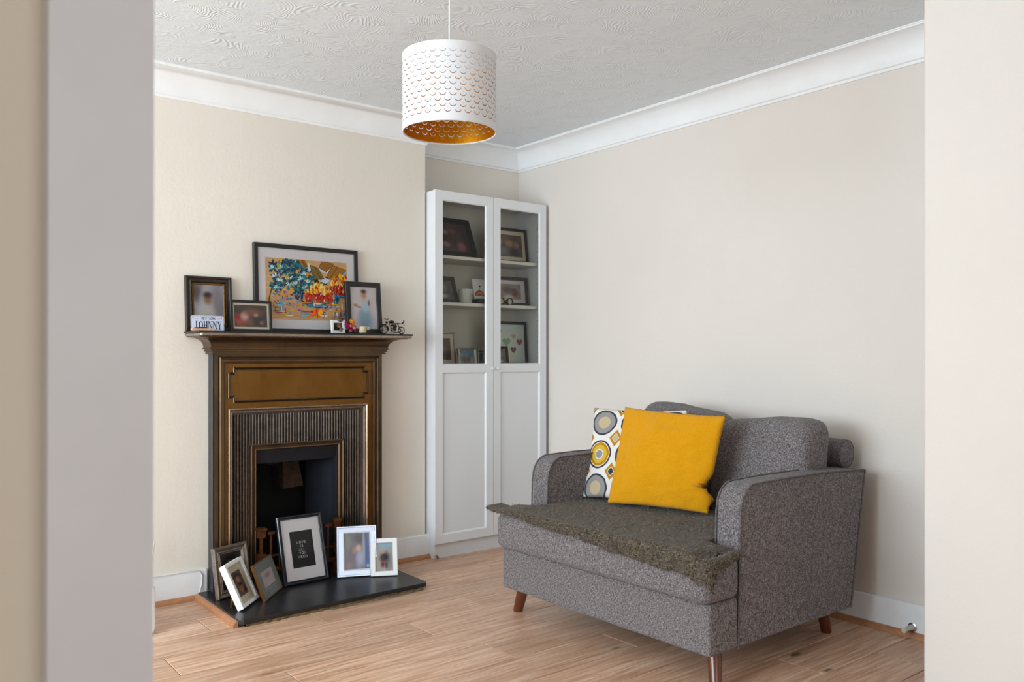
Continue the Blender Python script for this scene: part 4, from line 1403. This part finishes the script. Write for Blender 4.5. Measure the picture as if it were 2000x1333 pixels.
def hearts(t, x0, x1, z0, z1, yb):
    MB().face([(x0, yb, z0), (x1, yb, z0), (x1, yb, z1), (x0, yb, z1)]).build('backcard', M['heart_card'], t, fixn=False)
    w_, h_ = x1 - x0, z1 - z0
    MB().face([(x0 + w_ * .12, yb - .0004, z0 + h_ * .06), (x0 + w_ * .74, yb - .0004, z0 + h_ * .06), (x0 + w_ * .74, yb - .0004, z0 + h_ * .78), (x0 + w_ * .12, yb - .0004, z0 + h_ * .78)]).build('inset_card', M['heart_inset'], t, fixn=False)
    for u, v, s, c in ((.44, .55, 1.0, 'green'), (.66, .69, .58, 'beige'), (.84, .54, .74, 'red'), (.64, .34, .74, 'plum'), (.22, .82, .6, 'slate')):
        heart(MB(), x0 + u * w_, z0 + v * h_, s, yb - .0012).build('heart', plain('felt_' + c, {'green': (150, 184, 158), 'beige': (196, 178, 160), 'red': (186, 84, 76), 'plum': (146, 104, 108), 'slate': (96, 98, 108)}[c], .9, var=.35, scale=120), t, fixn=False)


M['heart_card'] = plain('grey_green_card', (214, 224, 222), .9)
M['heart_inset'] = plain('pale_card', (222, 226, 210), .9)
frame('picture_frame', 'dark frame with coloured felt hearts on pale card', (3.0855, 3.925, S3), 0, 4, .285, .268, .018, .016, M['black_frame'], None, None, None, hearts, GC)

cd = thing('glass_candle', 'pale candle in a clear tumbler with an oval badge', 'candle', (2.736, 3.893, S2))
M['wax'] = plain('pale_wax', (206, 204, 190), .5)
M['frost'] = plain('frosted_glass', (196, 196, 184), .2)
MB().lathe([(0, .001), (.034, .001), (.037, .010), (.043, .062), (.043, .082), (.0415, .082), (.0415, .064), (0, .062)], 28).build('tumbler', M['frost'], cd, smooth=False, auto=40)
MB().lathe([(0, .064), (.040, .064), (.040, .070), (0, .069)], 24).build('wax', M['wax'], cd)
MB().tube([(.012 * math.cos(t) + .010, -.0425 - .0005, .036 + .016 * math.sin(t)) for t in (2 * math.pi * k / 20 for k in range(20))], .0010, 5, closed=True).build('badge', M['brown_frame'], cd)

rb = thing('rainbow_plaque', 'white ceramic plaque painted with a red rainbow', 'ornament', (2.845, 3.875, S2 + .030), (R(-8), 0, 0))
MB().prism([(-.058, 0), (.058, 0), (.064, .118), (-.064, .118)], 'y', 0, .008).build('plaque', M['white_frame'], rb, bevel=.002)
for k, (r, c) in enumerate(((.030, (186, 60, 36)), (.024, (214, 130, 50)), (.018, (196, 166, 70)), (.012, (110, 120, 70)), (.007, (150, 70, 50)))):
    m = MB()
    ribbon(m, oval(-.020, .018, r, r, 14, 0, 180), .0058, -.0005)
    m.build('rainbow_band', plain('rainbow_%d' % k, c, .6), rb, fixn=False)
m = MB()
ribbon(m, [(-.022, .050), (-.018, .062), (-.022, .072)], .0022, -.0005)
m.ball((-.016, -.001, .074), (.008, .001, .005), 8, 6)
m.build('bird', M['ink'], rb, fixn=False)
bxs = thing('trinket_box', 'small dark wooden box under the rainbow plaque', 'box', (2.858, 3.868, S2))
MB().box(-.066, -.012, 0, .066, .04, .030).build('body', M['black_frame'], bxs, bevel=.002)
MB().face([(-.052, -.0125, .006), (.052, -.0125, .006), (.052, -.0125, .022), (-.052, -.0125, .022)]).build('front_inlay', M['brown_frame'], bxs, fixn=False)

bn = thing('opera_glasses', 'pair of small brass and black opera glasses on the middle shelf', 'binoculars', (2.992, 3.862, S2))
M['brass'] = plain('old_brass', (150, 114, 52), .3, .9)
for sx in (-.032, .032):
    b = MB().lathe([(.013, .03), (.015, .02), (.018, .0), (.0215, -.012), (.0215, -.020), (.019, -.020), (.017, -.012), (0, -.012)], 22, (sx, 0, .0215), 'y').build('barrel', M['iron'], bn, auto=40)
    MB().lathe([(0, -.0125), (.0165, -.0125)], 20, (sx, 0, .0215), 'y').build('lens', M['frost'], b, fixn=False)
MB().tube([(-.012, -.006, .023), (-.004, -.008, .027), (.004, -.008, .027), (.012, -.006, .023)], .004, 8).tube([(0, .02, .024), (0, -.010, .024)], .006, 8).build('bridge', M['brass'], bn, auto=50)

mb_ = thing('mirror_lighter', 'mirrored silver and black block beside the lakeside photo', 'ornament', (2.833, 3.885, S3))
MB().box(-.017, -.008, 0, .017, .008, .104).build('case', M['chrome'], mb_, bevel=.002)
MB().box(-.011, -.009, .030, .011, -.007, .078).build('inset', M['ink'], mb_)
MB().box(-.017, -.0092, .084, .017, -.007, .090).build('band', M['ink'], mb_)

# ------------------------------------------------------------------ pendant lamp
LX, LY = 1.4017, 2.0786
lp = thing('pendant_lamp', 'white pierced drum pendant lamp with a gold lining', 'lamp', (LX, LY, 1.785))
LH, LR = .229, .1405
M['shade'] = shade_mat('white_shade', (224, 223, 224), 0, .55, 30, .0157, .022, 12)
M['lining'] = shade_mat('gold_lining', (190, 112, 8), .9, .42, 30, .0157, .022, 12)
M['cord'] = plain('white_flex', (226, 224, 222), .5)
def drum(r):
    n, nz_ = 120, 2
    rows_ = [[(r * math.cos(2 * math.pi * k / n), r * math.sin(2 * math.pi * k / n), LH * a / nz_) for k in range(n + 1)] for a in range(nz_ + 1)]
    return MB().grid(rows_, uv=lambda a, b: (b / n, LH * a / nz_))
drum(LR).build('shade', M['shade'], lp, smooth=True, fixn=False)
drum(LR - .0012).build('lining', M['lining'], lp, smooth=True, fixn=False)
ring = lambda r, z: [(r * math.cos(2 * math.pi * k / 80), r * math.sin(2 * math.pi * k / 80), z) for k in range(80)]
MB().tube(ring(LR - .0008, .0015), .0024, 8, closed=True).build('rim', M['cord'], lp, smooth=True)
MB().tube(ring(LR - .0008, LH - .0015), .0024, 8, closed=True).build('rim', M['cord'], lp, smooth=True)
m = MB()
for k in range(3):
    t = 2 * math.pi * k / 3 + .4
    m.tube([(.022 * math.cos(t), .022 * math.sin(t), LH - .035), (LR * .99 * math.cos(t), LR * .99 * math.sin(t), LH - .003)], .0016, 6)
m.tube([(.024 * math.cos(2 * math.pi * k / 20), .024 * math.sin(2 * math.pi * k / 20), LH - .035) for k in range(20)], .0018, 6, closed=True)
m.build('spider', M['cord'], lp, auto=50)
MB().lathe([(0, LH + .01), (.010, LH + .008), (.019, LH - .012), (.020, LH - .055), (.016, LH - .075), (0, LH - .075)], 18).build('lamp_holder', M['cord'], lp, auto=40)
M['bulb'] = plain('opal_bulb', (226, 222, 214), .3)
MB().lathe([(0, LH - .165), (.018, LH - .158), (.028, LH - .135), (.024, LH - .105), (.013, LH - .078), (0, LH - .074)], 18).build('bulb', M['bulb'], lp, smooth=True)
MB().tube([(0, 0, LH + .005), (.0008, 0, LH + .2), (0, 0, CEIL - 1.785 - .02)], .0028, 8).build('flex', M['cord'], lp, smooth=True)
MB().lathe([(0, -.03), (.014, -.028), (.040, -.012), (.045, 0)], 24, (0, 0, CEIL - 1.785)).build('ceiling_rose', M['white_gloss'], lp, smooth=True)

# ------------------------------------------------------------------ small things by the walls
cb = MB()
cb.tube([(.80, 3.8575, .1335), (1.10, 3.8575, .1335), (1.205, 3.8572, .1345), (1.228, 3.857, .128), (1.240, 3.857, .105), (1.238, 3.857, .07), (1.231, 3.855, .045), (1.228, 3.85, .034)], .0032, 7)
o = cb.build('cable', M['cord'], None, smooth=True)
tag(o, 'white cable clipped along the skirting beside the hearth', 'cable')
fl_ = MB()
pts = []
for k in range(26):
    q = k / 25
    x = 1.62 + .49 * q
    pts.append((x, 3.330 + .018 * q - .014 * math.sin(q * 3.1) + .004 * math.sin(q * 9), .0035 + .004 * math.sin(q * 3.1)))
fl_.tube(pts, .0026, 6)
tag(fl_.build('floor_wire', M['pewter'], None, smooth=True), 'thin grey wire lying loose along the front of the hearth', 'cable')

ds = thing('door_stop', 'metal door stop with a white rubber tip screwed to the skirting', 'door stop', (XB - .019, 1.590, .040))
MB().lathe([(0, 0), (.018, 0), (.018, -.003), (.010, -.006)], 18, (0, 0, 0), 'x').build('plate', M['chrome'], ds, auto=40)
MB().lathe([(.013, -.004), (.010, -.03), (.0075, -.055), (.007, -.06), (0, -.06)], 16, (0, 0, 0), 'x').build('stem', M['chrome'], ds, auto=40)
MB().lathe([(.0085, -.058), (.010, -.062), (.009, -.072), (0, -.075)], 16, (0, 0, 0), 'x').build('rubber_tip', M['wax'], ds, auto=40)

# white heater standing by the skirting, only its edge clear of the door lining, with its black plug
ht = thing('panel_heater', 'white panel heater, just its edge showing past the door lining', 'heater', (.685, 3.505, 0))
MB().prism(rrect(.50, .205, .03), 'y', -.035, .035).build('casing', M['white_gloss'], ht, bevel=.012, seg=3)
pg = thing('plug', 'black plug and lead on the floor behind the white heater', 'plug', (.952, 3.70, 0))
MB().prism([(-.020, 0), (.024, 0), (.026, .016), (.010, .040), (-.006, .062), (-.014, .06)], 'y', -.02, .02).build('body', M['black'], pg, bevel=.004)
MB().tube([(.02, 0, .022), (.036, 0, .026)], .004, 6).build('lead', M['black'], pg)
o = MB().tube([(.983, 3.835, 0), (1.027, 3.835, .297)], [.0036, .0028], 6).build('garden_cane', M['cream_mount'], None, smooth=True)
tag(o, 'thin pale cane leaning on the wall behind the white heater', 'cane')

# ------------------------------------------------------------------ sofa
SO = (2.17, 2.262, 0)
STH = R(.846)
sf = thing('sofa', 'grey woven loveseat with rounded arms and a loose seat cushion', 'sofa', SO, (0, 0, STH))
HW, AT = .542, .102                  # half width, arm thickness   (local x = back, y = towards the bookcase)


MB().prism([(0, -HW), (.155, -HW), (.155, -HW + AT + .001), (.90, -HW + AT + .001), (.90, HW - AT - .001), (.155, HW - AT - .001), (.155, HW), (0, HW)], 'z', .125, .298).build('base', M['sofa'], sf, bevel=.012, seg=3)
# arms: a slab with a rounded front-top corner, leaning back edge
arm = [(.157, .1255), (.168, .50), (.171, .575)]
for k in range(9):
    t = R(90 * k / 8)
    arm.append((.171 + .085 * (1 - math.cos(t)), .582 + .088 * math.sin(t)))
arm += [(.42, .673), (.70, .670), (.95, .658), (1.0, .653), (.945, .40), (.889, .120)]
for sy in (-1, 1):
    y0, y1 = (sy * HW, sy * (HW - AT))
    a = MB().prism(arm, 'y', min(y0, y1), max(y0, y1)).build('arm', M['sofa'], sf, bevel=.010, seg=3, auto=30)
    for yy in (sy * (HW - .001), sy * (HW - AT + .001)):
        path = [(x - .002 if k < 3 else x, yy, z) for k, (x, z) in enumerate(arm[:-2])]
        MB().tube([(x, yy, z + (.0005 if k > 8 else 0)) for k, (x, _, z) in enumerate(path)], .0034, 8).build('piping', M['piping'], a, smooth=True)
    yy = sy * (HW - .001)
    MB().tube([(1.0, yy, .653), (.947, yy, .40), (.891, yy, .122)], .0042, 8).build('piping', M['piping'], a, smooth=True)
# back frame with its roll
MB().prism([(.80, .298), (.86, .64), (.995, .64), (.90, .125), (.80, .125)], 'y', -HW + AT + .001, HW - AT - .001).build('back_frame', M['sofa'], sf, bevel=.01, seg=3)
m = MB()
rr = .060
prof = [(0, -.474), (.035, -.473), (.052, -.469), (.0585, -.462), (rr, -.45), (rr, .45), (.0585, .462), (.052, .469), (0, .474)]
m.lathe(prof, 28, (.992, 0, .712), 'y')
rl = m.build('back_roll', M['sofa'], sf, auto=45)
MB().tube([(.992 + .056 * math.cos(2 * math.pi * k / 28), -.4665, .712 + .056 * math.sin(2 * math.pi * k / 28)) for k in range(28)], .0028, 6, closed=True).build('piping', M['piping'], rl, smooth=True)


def outline_offset(pts, d):
    n = len(pts)
    out = []
    for k in range(n):
        a, b, c = Vector(pts[k - 1]), Vector(pts[k]), Vector(pts[(k + 1) % n])
        e1, e2 = (b - a).normalized(), (c - b).normalized()
        n1, n2 = Vector((e1.y, -e1.x)), Vector((e2.y, -e2.x))
        q = (n1 + n2)
        q = q / max(q.length_squared / 2, .35)
        out.append((b.x - q.x * d, b.y - q.y * d))
    return out


def round_poly(pts, rs, n=6):
    out = []
    N = len(pts)
    for k in range(N):
        a, b, c = Vector(pts[k - 1]), Vector(pts[k]), Vector(pts[(k + 1) % N])
        r = rs[k]
        e1, e2 = (a - b).normalized(), (c - b).normalized()
        p0, p1 = b + e1 * r, b + e2 * r
        for q in range(n + 1):
            t = q / n
            v = p0 * (1 - t) ** 2 + b * 2 * t * (1 - t) + p1 * t * t
            out.append((v.x, v.y))
    return out


# T-shaped seat cushion
tp = [(-.038, -.558), (.140, -.558), (.140, -.437), (.70, -.437), (.70, .437), (.140, .437), (.140, .558), (-.038, .558)]
tp = round_poly(tp, [.055, .02, .01, .03, .03, .01, .02, .055])
SEAT_T = .462
def seat_z(x, y):
    """height of the cushion top"""
    return SEAT_T - .010 * (abs(y) / .56) ** 2 + .008 * math.cos(x * 2.2) - .004 * noise.noise(Vector((x * 5, y * 5, 1)))
m = MB()
lay = []
zb, zt = .300, .452
rc = .045
def seat_ring(i, z):
    o_ = outline_offset(tp, i)
    return [(x, y, z) for x, y in o_]
lay.append(seat_ring(.08, zb + .002))
for k in range(5):
    t = R(90 * k / 4)
    lay.append(seat_ring(.030 * (1 - math.sin(t)), zb + .034 * (1 - math.cos(t))))
for k in range(6):
    t = R(90 * k / 5)
    lay.append(seat_ring(.045 * (1 - math.cos(t)), zt - .046 + .046 * math.sin(t)))
lay.append([(x, y, zt + .006) for x, y, _ in seat_ring(.08, 0)])
m.grid(lay, closed_u=True)
m.face(lay[-1])
m.face(lay[0][::-1])
cu = m.build('seat_cushion', M['sofa'], sf, auto=50)


def cushion(P4, thick, puff_pow=.42, name='cushion', mat=None, parent=None, seed=0, wr=.004, n=40, pinch=.045, uvs=True, sag=None, wscale=7, dent=None):
    """padded square from four corners TL, TR, BR, BL (front seen from the sofa front)"""
    TL, TR, BR, BL = (Vector(p) for p in P4)
    nrm = ((TR - TL).cross(BL - TL)).normalized()
    def surf(sgn):
        rows_ = []
        for a in range(n + 1):
            v = a / n
            row = []
            for b in range(n + 1):
                u = b / n
                su, sv = 2 * u - 1, 2 * v - 1
                # sides bow inwards between the corners
                uu = .5 + .5 * su * (1 - pinch * (1 - sv * sv) * abs(su))
                vv = .5 + .5 * sv * (1 - pinch * (1 - su * su) * abs(sv))
                if dent:
                    uu -= dent(u, v)
                p = (TL * (1 - uu) + TR * uu) * (1 - vv) + (BL * (1 - uu) + BR * uu) * vv
                e = max(0, (1 - su ** 2)) * max(0, (1 - sv ** 2))
                h = thick / 2 * e ** puff_pow
                w = noise.noise(Vector((u * wscale + seed, v * wscale * .55, sgn))) * wr * 2 * e ** .3
                w += noise.noise(Vector((u * wscale * 2.3 + seed, v * wscale * 2.3, sgn * 3))) * wr * e ** .25
                if sag:
                    w += 2.4 * sag(u, v, sgn)
                row.append(p + nrm * sgn * (h + w * (1 if e > 0 else 0)))
            rows_.append(row)
        return rows_
    m_ = MB()
    m_.grid(surf(-1), uv=lambda a, b: (b / n, 1 - a / n))
    m_.grid(surf(1), uv=lambda a, b: (b / n, 1 - a / n))
    o_ = m_.build(name, mat, parent, smooth=True, weld=True)
    return o_


# two loose back cushions
def boxy(name, y0, y1, z0, z1a, z1b, xf, lean, th, seed, parent=sf):
    """box cushion with soft edges; front face at xf leaning back; heights z1a at y1, z1b at y0"""
    n = 26
    rows_ = []
    def sup(t, e=.36):
        return math.copysign(abs(t) ** e, t)
    N = 48
    for a in range(n + 1):
        el = math.pi * (a / n - .5)
        row = []
        for b in range(N):
            az = 2 * math.pi * b / N
            cy, sy_ = sup(math.cos(az), .30), sup(math.sin(az), .55)
            ce, se = abs(math.cos(el)) ** .34, sup(math.sin(el), .34)
            py, pxx, pz = cy * ce, sy_ * ce, se
            y = (y0 + y1) / 2 + py * (y1 - y0) / 2
            top = z1b + (z1a - z1b) * (y - y0) / (y1 - y0)
            z = z0 + (pz + 1) / 2 * (top - z0)
            x = xf + th / 2 + pxx * th / 2 + lean * (z - z0)
            w = .010 * noise.noise(Vector((y * 6 + seed, z * 6, pxx * 1.5)))
            w += .005 * noise.noise(Vector((y * 16 + seed, z * 16, pxx * 3)))
            if pxx < 0:
                w += .010 * math.exp(-((z - (z0 + (top - z0) * .44)) / .012) ** 2)
            row.append((x + w, y + .006 * noise.noise(Vector((x * 9, z * 9, seed))), z + .006 * noise.noise(Vector((y * 9, x * 9, seed + 4)))))
        rows_.append(row)
    m_ = MB().grid(rows_, closed_u=True)
    return m_.build(name, M['sofa'], parent, smooth=True)


bcr = boxy('back_cushion', -.478, -.020, .45, .842, .868, .615, .22, .20, 3)
bcl = boxy('back_cushion', -.030, .437, .45, .905, .850, .625, .24, .20, 8)

# legs
def leg(xt, yt, xb, yb, sgn):
    m_ = MB()
    m_.tube([(xt, yt - sgn * .115, .124), (xt, yt - sgn * .06, .119), (xt, yt - sgn * .012, .112)], [.005, .011, .015], 10)
    m_.tube([(xt, yt - sgn * .006, .1255), (xt + (xb - xt) * .1, yt + (yb - yt) * .1, .112), (xb, yb, .0)], [.028, .0255, .0205], 14)
    return m_.build('leg', M['walnut'], sf, auto=40)
leg(.100, .515, .098, .558, 1)
leg(.100, -.485, .062, -.520, -1)
leg(.855, .435, .885, .44, 1)
leg(.855, -.435, .885, -.44, -1)

# ---- throw over the seat
tw = thing('throw_blanket', 'dark brown shaggy mohair throw spread over the sofa seat', 'blanket', SO, (0, 0, STH))
M['mohair'] = fabric('dark_mohair', (48, 41, 34), (82, 72, 60), (122, 110, 94), .8)
M['mohair_pile'] = plain('mohair_pile', (116, 104, 91), .8, var=.5, scale=60)
NX, NY = 46, 76
XBK, YL, YR = .62, .585, -.60
def throw_pt(a, b):
    """a 0..1 from back to the hanging front edge, b 0..1 from the bookcase side to the near side"""
    y = YL + (YR - YL) * b
    hang = -.030 + .055 * min(1, b * 1.6) + .012 * b + .005 * math.sin(b * 9) + .005 * noise.noise(Vector((b * 14, 0, 2)))
    flat = XBK + .030
    L = flat + .05 + hang
    s = a * L
    ax = abs(y)
    # between the arms the cloth is narrower
    if s < flat - .01:
        x = XBK - s
    x = XBK - s if s < flat else None
    zt_ = .466 + .004 * noise.noise(Vector((s * 7, y * 7, 0))) - .012 * max(0, ax - .45) / .1
    if x is not None:
        z = zt_
    else:
        q = s - flat
        R_ = .040
        if q < R_ * 1.2:
            t = q / R_
            x, z = -.030 - R_ * math.sin(t) * .42, zt_ - R_ * (1 - math.cos(t))
        else:
            t = 1.2
            x, z = -.030 - R_ * math.sin(t) * .42 - (q - R_ * 1.2) * .10, zt_ - R_ * (1 - math.cos(t)) - (q - R_ * 1.2)
    if x > .125:
        y = max(-.428, min(.428, y * (1 if ax < .428 else 1)))
        if ax > .428:
            z += .004
    # the near corner is gathered into folds, the far corner pokes out past the cushion
    if b > .86:
        f = (b - .86) / .14
        g = math.sin(f * 13 + s * 5) * .016 * f
        if x < .12:
            z += g + .010 * f - .022 * f * f * max(0, min(1, (s - flat * .75) / .1))
            x -= .012 * f + g * .6
    if b < .05 and x < .05:
        z += .016 * (1 - b / .05)
        y += .016
    return (x, y, z)
rows_ = [[throw_pt(a / NX, b / NY) for b in range(NY + 1)] for a in range(NX + 1)]
cl_ = MB().grid(rows_).build('cloth', M['mohair'], tw, smooth=True, fixn=False)
sol = cl_.modifiers.new('thick', 'SOLIDIFY')
sol.thickness = .006
sol.offset = -1
# shaggy pile
random.seed(77)
m = MB()
for k in range(26000):
    a = random.random() ** .8
    b = random.random()
    if random.random() < .16:
        a = random.uniform(.93, 1.0)
    p = Vector(throw_pt(a, b))
    if p.x > .14 and abs(p.y) > .42:
        continue
    nv = Vector((random.uniform(-1, .2), random.gauss(0, .8), random.uniform(.15, .8))) if a < .9 else Vector((random.uniform(-1, -.2), random.gauss(0, .7), random.uniform(-.9, .3)))
    nv.normalize()
    ln = random.uniform(.006, .017)
    sd = Vector((random.gauss(0, 1), random.gauss(0, 1), random.gauss(0, .5))).normalized() * .0009
    mid = p + nv * ln * .55 + Vector((0, 0, .002))
    tip = p + nv * ln + Vector((random.gauss(0, .003), random.gauss(0, .003), -.001))
    i = len(m.v)
    m.v += [tuple(p - sd), tuple(p + sd), tuple(mid), tuple(tip)]
    m.f += [(i, i + 1, i + 2), (i, i + 2, i + 3)]
o = m.build('pile', M['mohair_pile'], tw, fixn=False)
o['kind'] = 'stuff'
# folded ends gathered at the near corner
for k, (dx, dy, dz, rr_) in enumerate(((0, 0, 0, .012), (.012, -.014, .004, .010), (-.004, -.026, -.004, .009), (.022, -.030, .002, .008))):
    MB().tube([(.040 + dx, -.515 + dy, .452 + dz), (.0 + dx, -.535 + dy, .448 + dz), (-.035 + dx * .8, -.548 + dy, .425 + dz), (-.048 + dx, -.556 + dy, .395 + dz)], [rr_ * .5, rr_, rr_ * .9, rr_ * .4], 8).build('fold', M['mohair'], tw, smooth=True)

# ---- scatter cushions
t = NT('mustard_linen')
v = t.coord('Object')
wv_ = t.math('ADD', t.noise(t.coord('Object', (900, 200, 900)), 1, 2, .5), t.noise(t.coord('Object', (900, 900, 200)), 1, 2, .5))
t.set(Base_Color=t.mix(t.maprange(wv_, .7, 1.3), lin((214, 142, 0)), lin((240, 172, 4))), Roughness=.85, Specular_IOR_Level=.15, Sheen_Weight=.15)
t.bump(t.math('ADD', t.math('MULTIPLY', wv_, .25), t.noise(t.coord('Object', (1, 6, 9)), 3.0, 4, .6, .8)), .7, .009)
M['mustard'] = t.m


def creases(u, v, sgn):
    if sgn < 0:
        return 0
    c = 0
    # dent and folds low on the near side
    c -= .034 * math.exp(-((u - .95) / .14) ** 2 - ((v - .735) / .030) ** 2)
    c += .020 * math.exp(-((u - .86) / .16) ** 2 - ((v - .83) / .05) ** 2)
    c -= .014 * math.exp(-((u - .70 - .25 * (v - .8)) / .022) ** 2 - ((v - .88) / .10) ** 2)
    c += .008 * math.exp(-((u - .76 - .25 * (v - .8)) / .03) ** 2 - ((v - .88) / .10) ** 2)
    c -= .010 * math.exp(-((u - .66 + .35 * (v - .6)) / .028) ** 2 - ((v - .60) / .12) ** 2)
    c += .007 * math.exp(-((u - .54 + .16 * v) / .018) ** 2 - ((v - .3) / .20) ** 2)
    c -= .007 * math.exp(-((u - .76 + .3 * v) / .028) ** 2 - ((v - .22) / .14) ** 2)
    c -= .006 * math.exp(-((v - .66 - .15 * (u - .6)) / .022) ** 2 - ((u - .75) / .18) ** 2)
    c -= .005 * math.exp(-((u - .30 - .2 * v) / .03) ** 2 - ((v - .9) / .09) ** 2)
    return c


# order TL, TR, BR, BL as seen from the front (y runs away to the bookcase side)
yc = thing('mustard_cushion', 'plain mustard yellow square cushion in front of the patterned one', 'cushion', SO, (0, 0, STH))
cushion([(.480, .280, .887), (.555, -.196, .870), (.470, -.175, .486), (.350, .262, .482)], .092, .40, 'cover', M['mustard'], yc, 5, .0055, 72, .035, sag=creases, wscale=5, dent=lambda u, v: max(0, u - .55) / .45 * (0.05 * math.exp(-((v - .72) / .09) ** 2) - .02 * math.exp(-((v - .86) / .06) ** 2)))
pc = thing('patterned_cushion', 'square cushion printed with grey and mustard ringed circles', 'cushion', SO, (0, 0, STH))
cushion([(.545, .535, .868), (.620, .045, .880), (.480, .060, .484), (.372, .436, .482)], .078, .40, 'cover', M['retro'], pc, 11, .003, 48, .05)
